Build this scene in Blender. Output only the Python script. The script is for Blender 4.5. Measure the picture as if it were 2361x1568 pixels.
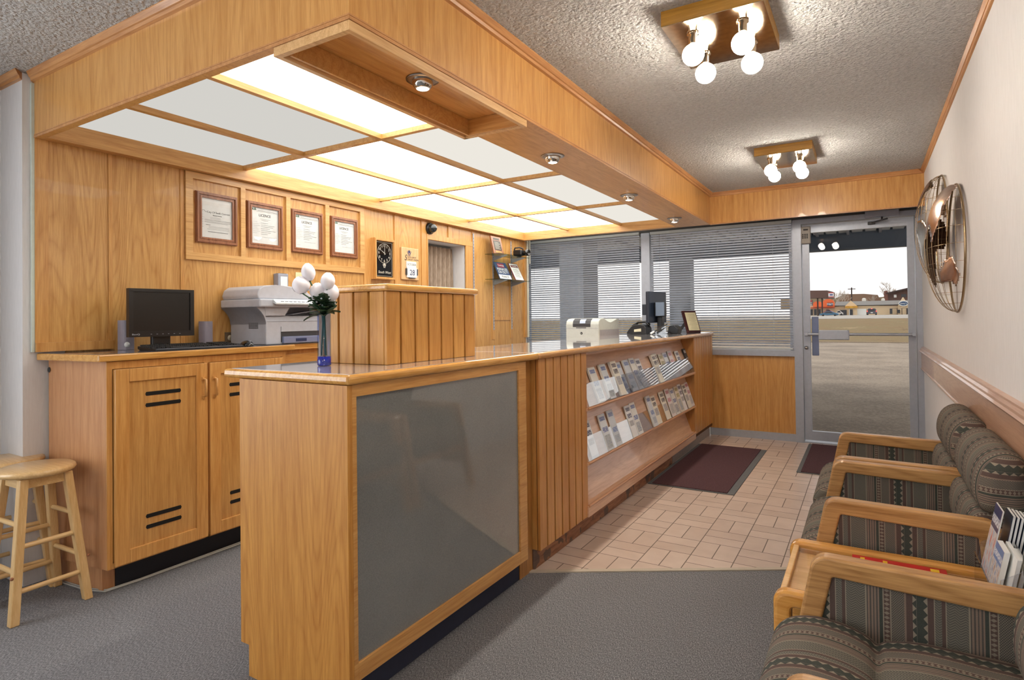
import bpy, bmesh, math, random
from mathutils import Vector, Matrix, Euler
random.seed(7)
PI = math.pi
D = bpy.data
SC = bpy.context.scene
COL = SC.collection
for o in list(D.objects): D.objects.remove(o)

# ------------------------------------------------------------------ camera
cam_d = D.cameras.new('camera'); cam = D.objects.new('camera', cam_d); COL.objects.link(cam)
RT = Vector((0.85731793, 0.51464977, -0.01189888)); UP = Vector((0.01632617, -0.00407953, 0.9998584)); FW = Vector((-0.51452835, 0.8573908, 0.01189972))
M = Matrix((RT, UP, -FW)).transposed().to_4x4(); M.translation = Vector((0, 0, 1.22)); cam.matrix_world = M
cam_d.sensor_fit = 'HORIZONTAL'; cam_d.sensor_width = 36.0; cam_d.lens = 1362.71 / 2361 * 36
cam_d.shift_y = (717.63 - 784.0) / 2361; cam_d.clip_start = 0.02; cam_d.clip_end = 400
SC.camera = cam
# ------------------------------------------------------------------ exposure, world
SC.view_settings.view_transform = 'Standard'; SC.view_settings.look = 'None'; SC.view_settings.gamma = 1
SC.view_settings.use_curve_mapping = False; SC.view_settings.exposure = 0.6
SKY = 0.90; PANEL = 3.0; DIM = 0.47; HALF = 0.56; BULB = 52.0; SPOT = 9.0; WIN_FILL = 42.0
W = D.worlds.new('overcast_sky'); SC.world = W; W.use_nodes = True
wn = W.node_tree.nodes; wl = W.node_tree.links; wn.clear()
wo = wn.new('ShaderNodeOutputWorld'); wb = wn.new('ShaderNodeBackground'); wt = wn.new('ShaderNodeTexCoord')
wno = wn.new('ShaderNodeTexNoise'); wno.inputs['Scale'].default_value = 2.2; wno.inputs['Detail'].default_value = 3
wr = wn.new('ShaderNodeValToRGB'); wr.color_ramp.elements[0].color = (0.93, 0.91, 0.90, 1); wr.color_ramp.elements[1].color = (1, 0.985, 0.95, 1)
wr.color_ramp.elements[0].position = 0.35; wr.color_ramp.elements[1].position = 0.6
wl.new(wt.outputs['Generated'], wno.inputs['Vector']); wl.new(wno.outputs['Fac'], wr.inputs['Fac']); wl.new(wr.outputs['Color'], wb.inputs['Color'])
wb.inputs['Strength'].default_value = SKY; wl.new(wb.outputs['Background'], wo.inputs['Surface'])

# added area lamp for fill, just inside the unseen left-wall window
_l = D.lights.new('window_fill_light', 'AREA'); _l.shape = 'RECTANGLE'; _l.size = 1.75; _l.size_y = 3.3; _l.energy = WIN_FILL; _l.color = (.92, .96, 1.0)
_o = D.objects.new('window_fill_light', _l); COL.objects.link(_o); _o.location = (-3.60, -1.2, 1.37); _o.rotation_euler = (0, math.radians(-90), 0)
# ------------------------------------------------------------------ materials
def srgb(r, g, b):
    f = lambda c: (c / 255 / 12.92) if c / 255 <= 0.04045 else ((c / 255 + 0.055) / 1.055) ** 2.4
    return (f(r), f(g), f(b), 1)
class NT:
    def __init__(s, name):
        s.m = D.materials.new(name); s.m.use_nodes = True; s.n = s.m.node_tree.nodes; s.l = s.m.node_tree.links; s.n.clear()
        s.out = s.n.new('ShaderNodeOutputMaterial')
    def node(s, t, **k):
        x = s.n.new('ShaderNode' + t)
        for a, v in k.items():
            if a in x.inputs.keys(): s.put(x.inputs[a], v)
            else: setattr(x, a, v)
        return x
    def put(s, inp, v):
        if hasattr(v, 'is_output') or isinstance(v, bpy.types.NodeSocket): s.l.new(v, inp)
        else: inp.default_value = v
    def math(s, op, a, b=None, c=None):
        x = s.n.new('ShaderNodeMath'); x.operation = op; s.put(x.inputs[0], a)
        if b is not None: s.put(x.inputs[1], b)
        if c is not None: s.put(x.inputs[2], c)
        return x.outputs[0]
    def mix(s, f, a, b, blend='MIX'):
        x = s.n.new('ShaderNodeMix'); x.data_type = 'RGBA'; x.blend_type = blend
        s.put(x.inputs[0], f); s.put(x.inputs[6], a); s.put(x.inputs[7], b); return x.outputs[2]
    def ramp(s, f, stops, interp='LINEAR'):
        x = s.n.new('ShaderNodeValToRGB'); x.color_ramp.interpolation = interp; e = x.color_ramp.elements
        while len(e) < len(stops): e.new(0.5)
        for i, (p, c) in enumerate(sorted(stops, key=lambda q: q[0])): e[i].position = p; e[i].color = c if len(c) == 4 else (*c, 1)
        s.put(x.inputs[0], f); return x.outputs[0]
    def noise(s, vec, scale, detail=2, rough=0.5, dist=0):
        x = s.n.new('ShaderNodeTexNoise'); s.put(x.inputs['Vector'], vec); x.inputs['Scale'].default_value = scale
        x.inputs['Detail'].default_value = detail; x.inputs['Roughness'].default_value = rough; x.inputs['Distortion'].default_value = dist
        return x.outputs['Fac']
    def obj(s, scale=(1, 1, 1), loc=(0, 0, 0)):
        t = s.n.new('ShaderNodeTexCoord'); x = s.n.new('ShaderNodeMapping'); s.l.new(t.outputs['Object'], x.inputs['Vector'])
        x.inputs['Scale'].default_value = scale; x.inputs['Location'].default_value = loc; return x.outputs[0]
    def bump(s, h, strength, dist):
        x = s.n.new('ShaderNodeBump'); s.put(x.inputs['Height'], h); x.inputs['Strength'].default_value = strength; x.inputs['Distance'].default_value = dist; return x.outputs[0]
    def pbr(s, color, rough=0.5, metal=0.0, normal=None, coat=0.0, trans=0.0, spec=None, ior=None, alpha=None):
        p = s.n.new('ShaderNodeBsdfPrincipled'); s.put(p.inputs['Base Color'], color); s.put(p.inputs['Roughness'], rough); p.inputs['Metallic'].default_value = metal
        if normal is not None: s.l.new(normal, p.inputs['Normal'])
        if coat: p.inputs['Coat Weight'].default_value = coat; p.inputs['Coat Roughness'].default_value = 0.03
        if trans: p.inputs['Transmission Weight'].default_value = trans
        if spec is not None: p.inputs['Specular IOR Level'].default_value = spec
        if ior: p.inputs['IOR'].default_value = ior
        if alpha is not None: s.put(p.inputs['Alpha'], alpha)
        s.l.new(p.outputs[0], s.out.inputs[0]); return s.m
_mc = {}
def plain(name, rgb, rough=0.5, metal=0.0, coat=0.0, grain=0.04, spec=None):
    if name in _mc: return _mc[name]
    n = NT(name); f = n.noise(n.obj(), 35, 3); c = srgb(*rgb)
    col = n.ramp(f, [(0.3, tuple(x * (1 - grain) for x in c[:3])), (0.7, tuple(min(1, x * (1 + grain)) for x in c[:3]))])
    _mc[name] = n.pbr(col, rough, metal, coat=coat, spec=spec); return _mc[name]
def wood(name, light, dark, axis='z', rough=0.33, island=0.0, coat=0.15, figure=1.0):
    n = NT(name); sc = {'x': (0.05, 1, 1), 'y': (1, 0.05, 1), 'z': (1, 1, 0.05)}[axis]; sc2 = {'x': (0.11, 1, 1), 'y': (1, 0.11, 1), 'z': (1, 1, 0.11)}[axis]
    if island:
        g = n.n.new('ShaderNodeNewGeometry'); r = g.outputs['Random Per Island']
        t = n.n.new('ShaderNodeTexCoord'); v = n.n.new('ShaderNodeVectorMath'); v.operation = 'ADD'; n.l.new(t.outputs['Object'], v.inputs[0])
        cb = n.n.new('ShaderNodeCombineXYZ'); k = n.math('MULTIPLY', r, 7.0); [n.l.new(k, cb.inputs[i]) for i in range(3)]; n.l.new(cb.outputs[0], v.inputs[1])
        def mp(s_):
            x = n.n.new('ShaderNodeMapping'); n.l.new(v.outputs[0], x.inputs['Vector']); x.inputs['Scale'].default_value = s_; return x.outputs[0]
        a, b = mp(sc), mp(sc2)
    else: a, b = n.obj(sc), n.obj(sc2)
    fine = n.noise(a, 190, 3, 0.65); mid = n.noise(a, 45, 2, 0.5); big = n.noise(b, 5.0, 1, 0.4, 0.4)
    rings = n.math('FRACT', n.math('MULTIPLY', big, 16.0 * figure)); rings = n.math('MULTIPLY', n.math('ABSOLUTE', n.math('SUBTRACT', rings, 0.5)), 2.0); rings = n.math('POWER', rings, 2.5)
    f = n.math('ADD', n.math('MULTIPLY', fine, 0.50), n.math('MULTIPLY', mid, 0.38)); f = n.math('ADD', f, n.math('MULTIPLY', rings, 0.085 * min(2.0, 0.6 + figure * .6)))
    L = srgb(*light); K = srgb(*dark)
    col = n.ramp(f, [(0.33, L), (0.66, K)])
    if island: col = n.mix(n.math('MULTIPLY', r, island), col, (*[K[i] * (0.95, 0.78, 0.6)[i] for i in range(3)], 1))
    return n.pbr(col, rough, 0, normal=n.bump(fine, 0.08, 0.002), coat=coat)
OAKL, OAKD = (217, 165, 98), (184, 126, 60)
Oak = {a: wood('oak_grain_' + a, OAKL, OAKD, a) for a in 'xyz'}
OakTrim = {a: wood('oak_trim_' + a, (208, 154, 100), (170, 114, 66), a, 0.3, figure=.6) for a in 'xyz'}
OakSlat = wood('oak_slats', (214, 160, 94), (178, 118, 56), 'z', 0.38, island=0.35)
OakEdge = {a: wood('oak_worktop_edge_' + a, (220, 168, 92), (182, 124, 54), a, 0.22, coat=0.5) for a in 'xyz'}
OakRack = wood('oak_rack_panel', (226, 188, 158), (200, 156, 126), 'y', 0.32, coat=.3)
OakChair = {a: wood('chair_oak_' + a, (206, 160, 104), (146, 100, 54), a, 0.3, figure=1.3, coat=.2) for a in 'xyz'}
Beech = {a: wood('beech_' + a, (226, 192, 138), (200, 158, 100), a, 0.3, figure=.4, coat=.3) for a in 'xyz'}
Cherry = {a: wood('cherry_frame_' + a, (166, 108, 72), (112, 66, 40), a, 0.35) for a in 'yz'}
Groove = plain('shadow_groove', (84, 52, 24), 0.8)
WhiteWall = None
def wallpaper(name, rgb):
    n = NT(name); f = n.noise(n.obj((1, 1, .12)), 130, 3); c = srgb(*rgb)
    return n.pbr(n.ramp(f, [(0.3, tuple(x * .93 for x in c[:3])), (0.7, c)]), 0.75, normal=n.bump(f, 0.12, 0.002))
WhiteWall = wallpaper('textured_wallpaper', (224, 223, 224))
GreyWall = wallpaper('grey_wall_paint', (150, 152, 148))
def popcorn():
    n = NT('popcorn_ceiling'); o = n.obj(); a = n.noise(o, 55, 4, 0.62, 0.6); v = n.n.new('ShaderNodeTexVoronoi'); n.l.new(o, v.inputs['Vector']); v.inputs['Scale'].default_value = 70
    h = n.math('ADD', n.math('MULTIPLY', a, 1.4), n.math('MULTIPLY', n.math('SUBTRACT', 1.0, v.outputs['Distance']), 0.5))
    col = n.ramp(a, [(0.3, srgb(204, 203, 200)), (0.7, srgb(232, 231, 228))])
    return n.pbr(col, 0.9, normal=n.bump(h, 1.0, 0.030))
def carpet():
    n = NT('grey_loop_carpet'); o = n.obj(); a = n.noise(o, 480, 2, 0.6); r = n.n.new('ShaderNodeMapping'); n.l.new(o, r.inputs['Vector']); r.inputs['Rotation'].default_value = (0, 0, 0.5); r.inputs['Scale'].default_value = (1, .35, 1)
    b = n.noise(r.outputs[0], 340, 2, 0.6); c = n.noise(o, 3, 2)
    f = n.math('ADD', n.math('MULTIPLY', a, .45), n.math('MULTIPLY', b, .55))
    col = n.ramp(f, [(0.36, srgb(62, 62, 66)), (0.5, srgb(112, 112, 116)), (0.64, srgb(172, 172, 174))]); col = n.mix(n.math('MULTIPLY', c, .25), col, srgb(100, 98, 98))
    return n.pbr(col, 0.95, normal=n.bump(f, 0.6, 0.004), spec=.1)
def tiles():
    n = NT('beige_floor_tiles'); t = n.n.new('ShaderNodeNewGeometry'); sp = n.n.new('ShaderNodeSeparateXYZ'); n.l.new(t.outputs['Position'], sp.inputs[0])
    Wd = 0.2075; X = n.math('DIVIDE', n.math('ADD', sp.outputs[0], 1.207 + Wd * 20), Wd); Y = n.math('DIVIDE', n.math('ADD', sp.outputs[1], -2.86 + Wd * 20), Wd)
    fx, fy = n.math('FRACT', X), n.math('FRACT', Y); ix, iy = n.math('FLOOR', X), n.math('FLOOR', Y)
    par = n.math('MODULO', n.math('ADD', ix, iy), 2.0)      # 0: two stacked tiles, long in x
    g = 0.011
    edge = lambda q, k: n.math('LESS_THAN', n.math('ABSOLUTE', n.math('SUBTRACT', q, k)), g)
    e = n.math('MAXIMUM', n.math('MAXIMUM', edge(fx, 0), edge(fx, 1)), n.math('MAXIMUM', edge(fy, 0), edge(fy, 1)))
    m0 = n.math('MULTIPLY', n.math('SUBTRACT', 1.0, par), edge(fy, 0.5)); m1 = n.math('MULTIPLY', par, edge(fx, 0.5))
    gr = n.math('MAXIMUM', e, n.math('MAXIMUM', m0, m1))
    hx = n.math('MULTIPLY', par, n.math('FLOOR', n.math('MULTIPLY', fx, 2.0))); hy = n.math('MULTIPLY', n.math('SUBTRACT', 1.0, par), n.math('FLOOR', n.math('MULTIPLY', fy, 2.0)))
    cb = n.n.new('ShaderNodeCombineXYZ'); n.l.new(ix, cb.inputs[0]); n.l.new(iy, cb.inputs[1]); n.l.new(n.math('ADD', hx, hy), cb.inputs[2])
    wn_ = n.n.new('ShaderNodeTexWhiteNoise'); n.l.new(cb.outputs[0], wn_.inputs['Vector'])
    sm = n.noise(t.outputs['Position'], 9, 4); base = n.ramp(n.math('ADD', n.math('MULTIPLY', wn_.outputs[0], .35), n.math('MULTIPLY', sm, .65)), [(0.2, srgb(180, 160, 148)), (0.8, srgb(206, 188, 176))])
    col = n.mix(gr, base, srgb(104, 90, 82)); rough = n.math('ADD', n.math('MULTIPLY', gr, .4), .3)
    return n.pbr(col, rough, normal=n.bump(n.math('SUBTRACT', 1.0, gr), 0.4, 0.003))
def laminate(name, a, b, rough=0.12):
    n = NT(name); o = n.obj(); f = n.noise(o, 420, 2, .7); g = n.noise(o, 6, 2)
    col = n.ramp(n.math('ADD', n.math('MULTIPLY', f, .8), n.math('MULTIPLY', g, .2)), [(.35, srgb(*a)), (.65, srgb(*b))])
    return n.pbr(col, rough, coat=1.0)
Laminate = laminate('speckled_laminate', (172, 168, 172), (206, 202, 204), .1)
GreyPanel = laminate('grey_speckled_panel', (112, 114, 113), (134, 136, 134), .03)
def glass(name, tint=(1, 1, 1), refl=.7, ior=1.5):
    n = NT(name); fr = n.n.new('ShaderNodeFresnel'); fr.inputs[0].default_value = ior
    t = n.n.new('ShaderNodeBsdfTransparent'); t.inputs[0].default_value = (*tint, 1); g = n.n.new('ShaderNodeBsdfGlossy'); g.inputs['Roughness'].default_value = 0.01
    m = n.n.new('ShaderNodeMixShader'); ge = n.n.new('ShaderNodeNewGeometry'); n.l.new(n.math('MULTIPLY', n.math('MULTIPLY', fr.outputs[0], refl), n.math('SUBTRACT', 1.0, ge.outputs['Backfacing'])), m.inputs[0]); n.l.new(t.outputs[0], m.inputs[1]); n.l.new(g.outputs[0], m.inputs[2]); n.l.new(m.outputs[0], n.out.inputs[0]); return n.m
Glass = glass('window_glass', (.98, .98, .98)); Acrylic = glass('clear_acrylic', (.90, .92, .95), 3.2); ShelfGlass = glass('green_edged_glass', (.62, .70, .66)); VaseGlass = None
BlueGlass = glass('cobalt_glass', (.05, .10, .62), .8); SmokeAc = glass('smoked_acrylic', (.62, .62, .62))
def emit(name, rgb, st):
    n = NT(name); e = n.n.new('ShaderNodeEmission'); e.inputs[0].default_value = srgb(*rgb); e.inputs[1].default_value = st; n.l.new(e.outputs[0], n.out.inputs[0]); return n.m
PanelLit = emit('lit_light_panel', (255, 252, 244), PANEL); PanelHalf = emit('half_lit_light_panel', (255, 250, 240), HALF); PanelDim = emit('dim_light_panel', (246, 243, 236), DIM)
BulbMat = emit('globe_bulb_glow', (255, 244, 228), BULB); SpotGlow = emit('reflector_lamp_glow', (255, 240, 215), SPOT)
Alu = plain('grey_aluminium', (172, 178, 190), .38, .35); DarkMetal = plain('bronze_header', (84, 84, 84), .6)
Chrome = plain('polished_chrome', (225, 222, 215), .08, 1.0, grain=.01); Brass = plain('wiped_brass', (182, 160, 132), .10, 1.0, grain=.15)
Copper = plain('copper_sheet', (204, 178, 162), .22, 1.0, grain=.1); Rust = plain('rusted_steel', (88, 60, 44), .55, .7, grain=.25); Wire = plain('brass_wire', (170, 148, 116), .25, 1.0)
Steel = plain('brushed_steel', (168, 164, 160), .3, 1.0)
Black = plain('black_plastic', (22, 22, 24), .35, grain=.1); Screen = plain('switched_off_screen', (10, 9, 9), .35); DarkGrey = plain('dark_grey_plastic', (62, 62, 66), .45)
LGrey = plain('light_grey_plastic', (188, 192, 202), .45); MGrey = plain('grey_plastic', (150, 153, 165), .45); Beige = plain('cream_plastic', (198, 202, 196), .45); SpkGrey = plain('lilac_grey_plastic', (146, 140, 152), .5)
NavyP = plain('navy_plastic', (40, 52, 92), .35); Paper = plain('white_paper', (226, 228, 226), .6); Ink = plain('grey_ink', (120, 122, 122), .8); InkD = plain('dark_ink', (58, 58, 58), .8)
White = plain('white_paint', (232, 232, 228), .4); BlindM = plain('blind_slat_enamel', (226, 236, 250), .4); KickBlack = plain('black_vinyl_kick', (24, 26, 36), .45)
MatM = None
def matmat():
    n = NT('maroon_mat_pile'); f = n.noise(n.obj(), 260, 3, .7); return n.pbr(n.ramp(f, [(.3, srgb(58, 38, 42)), (.7, srgb(106, 78, 82))]), .95, normal=n.bump(f, .6, .006), spec=.1)
MatM = matmat(); Rubber = plain('grey_rubber', (92, 94, 96), .7)
def kickmat():
    n = NT('patterned_wood_kick'); o = n.obj(); f = n.noise(n.obj((1, .15, 1)), 60, 3); s = n.noise(n.obj((1, 1, .7)), 11, 2, .5); col = n.ramp(f, [(.35, srgb(172, 122, 88)), (.65, srgb(130, 82, 56))])
    return n.pbr(n.mix(n.math('MULTIPLY', n.math('GREATER_THAN', s, .57), .8), col, srgb(84, 72, 66)), .5)
KickWood = kickmat(); KickStone = plain('grey_kick_tile', (156, 148, 144), .4, grain=.12)
def curtainmat():
    n = NT('taupe_curtain'); f = n.noise(n.obj((1, 1, .2)), 90, 2); return n.pbr(n.ramp(f, [(.3, srgb(150, 132, 114)), (.7, srgb(178, 160, 142))]), .8)
CurtainM = curtainmat()
def fabric():
    n = NT('striped_southwest_fabric'); uv = n.n.new('ShaderNodeUVMap'); sp = n.n.new('ShaderNodeSeparateXYZ'); n.l.new(uv.outputs[0], sp.inputs[0]); U, V = sp.outputs[0], sp.outputs[1]
    P = 0.205; s = n.math('FRACT', n.math('ADD', n.math('DIVIDE', U, P), 40.0)); G = srgb(120, 117, 107); MR = srgb(86, 68, 66); TG = srgb(54, 64, 62); LT = srgb(152, 142, 126); PK = srgb(138, 118, 106); DK = srgb(78, 76, 74)
    stops = [(0, MR), (.035, LT), (.045, G), (.245, LT), (.258, DK), (.272, PK), (.292, DK), (.305, PK), (.325, DK), (.338, PK), (.358, DK), (.372, PK), (.39, TG), (.425, LT), (.435, MR), (.50, LT), (.51, DK), (.64, PK), (.66, MR), (.72, LT), (.76, TG), (.825, LT), (.865, MR), (.925, LT), (.935, G)]
    col = n.ramp(s, stops, 'CONSTANT')
    band = lambda a, b: n.math('MULTIPLY', n.math('GREATER_THAN', s, a), n.math('LESS_THAN', s, b))
    tri = n.math('ABSOLUTE', n.math('SUBTRACT', n.math('FRACT', n.math('DIVIDE', V, .021)), .5))            # 0..0.5
    # triangles along the green band
    w1 = n.math('DIVIDE', n.math('SUBTRACT', s, .72), .09); w2 = n.math('DIVIDE', n.math('SUBTRACT', .865, s), .09)
    t1 = n.math('MULTIPLY', band(.72, .76), n.math('GREATER_THAN', n.math('ADD', tri, w1), .45)); t2 = n.math('MULTIPLY', band(.825, .865), n.math('GREATER_THAN', n.math('ADD', tri, w2), .45))
    col = n.mix(n.math('MAXIMUM', t1, t2), col, TG)
    # diamond chain on the maroon band
    dm = n.math('MULTIPLY', band(.435, .50), n.math('LESS_THAN', n.math('ADD', n.math('ABSOLUTE', n.math('DIVIDE', n.math('SUBTRACT', s, .467), .05)), n.math('MULTIPLY', n.math('ABSOLUTE', n.math('SUBTRACT', n.math('FRACT', n.math('DIVIDE', V, .011)), .5)), 1.6)), .62))
    col = n.mix(n.math('MULTIPLY', dm, .75), col, LT)
    # speckled band
    spk = n.math('GREATER_THAN', n.math('MULTIPLY', n.math('SINE', n.math('MULTIPLY', U, 2 * PI / .0048)), n.math('SINE', n.math('MULTIPLY', V, 2 * PI / .006))), .15)
    col = n.mix(n.math('MULTIPLY', n.math('MULTIPLY', band(.51, .64), spk), .7), col, LT)
    # herringbone on the grey bands
    zz = n.math('ABSOLUTE', n.math('SUBTRACT', n.math('FRACT', n.math('DIVIDE', U, .020)), .5)); hb = n.math('GREATER_THAN', n.math('SINE', n.math('MULTIPLY', n.math('ADD', V, n.math('MULTIPLY', zz, .016)), 2 * PI / .0058)), 0.0)
    col = n.mix(n.math('MULTIPLY', n.math('MULTIPLY', n.math('MAXIMUM', band(.045, .245), band(.935, 1.0)), hb), .7), col, srgb(66, 66, 66))
    f = n.noise(n.obj(), 420, 2, .7); col = n.mix(n.math('MULTIPLY', f, .35), col, srgb(122, 112, 98), 'MIX')
    return n.pbr(col, .92, normal=n.bump(n.math('ADD', f, n.math('MULTIPLY', hb, .3)), .5, .004), spec=.15)
Fabric = fabric()
def asphalt(name, a, b, sc=40):
    n = NT(name); o = n.obj(); f = n.math('ADD', n.math('MULTIPLY', n.noise(o, sc, 4, .7), .6), n.math('MULTIPLY', n.noise(o, .7, 4, .6), .4)); return n.pbr(n.ramp(f, [(.42, srgb(*a)), (.58, srgb(*b))]), .9)

# ------------------------------------------------------------------ mesh builder
class MB:
    def __init__(s): s.v = []; s.f = []; s.uv = {}; s.smooth = set()
    def add(s, vs, fs, uvs=None, smooth=False):
        b = len(s.v); s.v += [tuple(v) for v in vs]
        for i, f in enumerate(fs):
            k = len(s.f); s.f.append([b + q for q in f])
            if uvs: s.uv[k] = uvs[i]
            if smooth: s.smooth.add(k)
        return s
    def box(s, x0, x1, y0, y1, z0, z1, bev=0.0, seg=2):
        if x1 < x0: x0, x1 = x1, x0
        if y1 < y0: y0, y1 = y1, y0
        if z1 < z0: z0, z1 = z1, z0
        vs = [(x, y, z) for z in (z0, z1) for y in (y0, y1) for x in (x0, x1)]; fs = [(0, 2, 3, 1), (4, 5, 7, 6), (0, 1, 5, 4), (2, 6, 7, 3), (0, 4, 6, 2), (1, 3, 7, 5)]
        return s._bev(vs, fs, bev, seg)
    def _bev(s, vs, fs, bev, seg=2):
        if bev <= 0: return s.add(vs, fs)
        bm = bmesh.new(); V = [bm.verts.new(v) for v in vs]; [bm.faces.new([V[i] for i in f]) for f in fs]
        bmesh.ops.bevel(bm, geom=list(bm.edges), offset=bev, segments=seg, profile=0.5, affect='EDGES'); bm.verts.index_update()
        s.add([v.co[:] for v in bm.verts], [[v.index for v in f.verts] for f in bm.faces]); bm.free(); return s
    def prism(s, pts, axis, a, b, bev=0.0):
        """polygon (2-D points) extruded along axis between a and b; the 2-D axes are the other two in xyz order"""
        def P(p, t): return {'x': (t, p[0], p[1]), 'y': (p[0], t, p[1]), 'z': (p[0], p[1], t)}[axis]
        n = len(pts); vs = [P(p, a) for p in pts] + [P(p, b) for p in pts]
        ar = sum(pts[i][0] * pts[(i + 1) % n][1] - pts[(i + 1) % n][0] * pts[i][1] for i in range(n)) * (1 if b > a else -1) * (-1 if axis == 'y' else 1)
        fs = [list(range(n))[::-1], list(range(n, 2 * n))] + [[i, (i + 1) % n, n + (i + 1) % n, n + i] for i in range(n)]
        if ar < 0: fs = [f[::-1] for f in fs]
        return s._bev(vs, fs, bev, 2)
    def ring(s, outer, inner, axis, a, b):
        def P(p, t): return {'x': (t, p[0], p[1]), 'y': (p[0], t, p[1]), 'z': (p[0], p[1], t)}[axis]
        n = len(outer); vs = [P(p, a) for p in outer] + [P(p, a) for p in inner] + [P(p, b) for p in outer] + [P(p, b) for p in inner]; fs = []
        for i in range(n):
            j = (i + 1) % n; fs += [[i, j, n + j, n + i], [2 * n + i, 3 * n + i, 3 * n + j, 2 * n + j], [i, 2 * n + i, 2 * n + j, j], [n + i, n + j, 3 * n + j, 3 * n + i]]
        return s.add(vs, fs)
    def tube(s, pts, r, seg=8, closed=False):
        pts = [Vector(p) for p in pts]; n = len(pts); rs = r if isinstance(r, (list, tuple)) else [r] * n; vs = []; prev = None
        for i, p in enumerate(pts):
            if closed: t = (pts[(i + 1) % n] - pts[i - 1]).normalized()
            else: t = (pts[min(i + 1, n - 1)] - pts[max(i - 1, 0)]).normalized()
            if prev is None: u = t.orthogonal().normalized()
            else: u = (prev - t * prev.dot(t)).normalized()
            prev = u; w = t.cross(u)
            vs += [(p + (u * math.cos(2 * PI * k / seg) + w * math.sin(2 * PI * k / seg)) * rs[i])[:] for k in range(seg)]
        fs = []
        for i in range(n if closed else n - 1):
            j = (i + 1) % n
            for k in range(seg): fs.append([i * seg + k, i * seg + (k + 1) % seg, j * seg + (k + 1) % seg, j * seg + k])
        s.add(vs, fs, smooth=True)
        if not closed: s.add([vs[k] for k in range(seg)][::-1], [list(range(seg))]); s.add([vs[(n - 1) * seg + k] for k in range(seg)], [list(range(seg))])
        return s
    def lathe(s, prof, c=(0, 0, 0), seg=24, axis='z', smooth=True):
        def P(r, h, a):
            x, y = r * math.cos(a), r * math.sin(a); q = {'z': (x, y, h), 'x': (h, x, y), 'y': (y, h, x), '-x': (-h, y, x)}[axis]; return (c[0] + q[0], c[1] + q[1], c[2] + q[2])
        n = len(prof); vs = [P(r, h, 2 * PI * k / seg) for r, h in prof for k in range(seg)]; fs = []
        for i in range(n - 1):
            for k in range(seg): fs.append([i * seg + k, i * seg + (k + 1) % seg, (i + 1) * seg + (k + 1) % seg, (i + 1) * seg + k])
        s.add(vs, fs, smooth=smooth)
        for i, (r, h) in enumerate((prof[0], prof[-1])):
            if r > 1e-5: s.add([P(r, h, 2 * PI * k / seg) for k in range(seg)], [list(range(seg))[::-1] if i == 0 else list(range(seg))])
        return s
    def sphere(s, c, r, sx=1, sy=1, sz=1, seg=20, rings=12):
        vs = []; fs = []
        for i in range(rings + 1):
            a = PI * i / rings
            for k in range(seg): b = 2 * PI * k / seg; vs.append((c[0] + r * sx * math.sin(a) * math.cos(b), c[1] + r * sy * math.sin(a) * math.sin(b), c[2] - r * sz * math.cos(a)))
        for i in range(rings):
            for k in range(seg): fs.append([i * seg + k, i * seg + (k + 1) % seg, (i + 1) * seg + (k + 1) % seg, (i + 1) * seg + k])
        return s.add(vs, fs, smooth=True)
    def sheet(s, fn, nu, nv, uvf=None, smooth=True, thick=0):
        vs = [fn(i / nu, j / nv) for j in range(nv + 1) for i in range(nu + 1)]; fs = []; uvs = []
        for j in range(nv):
            for i in range(nu):
                fs.append([j * (nu + 1) + i, j * (nu + 1) + i + 1, (j + 1) * (nu + 1) + i + 1, (j + 1) * (nu + 1) + i])
                if uvf: uvs.append([uvf(i / nu, j / nv), uvf((i + 1) / nu, j / nv), uvf((i + 1) / nu, (j + 1) / nv), uvf(i / nu, (j + 1) / nv)])
        return s.add(vs, fs, uvs if uvf else None, smooth)
    def build(s, name, mat, parent=None, mods=None, fix=True):
        me = D.meshes.new(name); o = D.objects.new(name, me); org = Vector((0, 0, 0))
        if parent is not None: org = ORG[parent.name]; o.parent = parent
        me.from_pydata([(Vector(v) - org)[:] for v in s.v], [], s.f); me.materials.append(mat)
        if s.uv:
            L = me.uv_layers.new(name='UVMap')
            for p in me.polygons:
                if p.index in s.uv:
                    for li, u in zip(p.loop_indices, s.uv[p.index]): L.data[li].uv = u
        for i in s.smooth: me.polygons[i].use_smooth = True
        if fix and not s.uv:
            bm = bmesh.new(); bm.from_mesh(me); bmesh.ops.recalc_face_normals(bm, faces=bm.faces); bm.to_mesh(me); bm.free()
        COL.objects.link(o); ORG[o.name] = org
        if mods: mods(o)
        return o
ORG = {}
def thing(name, label, cat, loc=(0, 0, 0), group=None):
    o = D.objects.new(name, None); COL.objects.link(o); o.location = loc; ORG[o.name] = Vector(loc); o.empty_display_size = .05
    o['label'] = label; o['category'] = cat; o['kind'] = 'thing'
    if group: o['group'] = group
    return o
def tag(o, label=None, cat=None, group=None, kind=None):
    if label: o['label'] = label
    if cat: o['category'] = cat
    if group: o['group'] = group
    if kind: o['kind'] = kind
    return o
def struct(name, mb, mat, label=None, parent=None):
    o = mb.build(name, mat, parent)
    if parent is None: o['kind'] = 'structure'
    if label: o['label'] = label
    return o
def rehome(o, loc):
    """move a finished single mesh's origin to loc without moving its vertices"""
    loc = Vector(loc); o.data.transform(Matrix.Translation(-loc)); o.location = loc; return o
def copy_tree(o, parent=None, shift=None):
    c = o.copy(); COL.objects.link(c); c.parent = parent
    if shift is not None: c.location = Vector(o.location) + Vector(shift)
    ORG[c.name] = ORG.get(o.name, Vector((0, 0, 0)))
    for ch in [q for q in D.objects if q.parent == o]: copy_tree(ch, c)
    return c
_tc = {}
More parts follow.
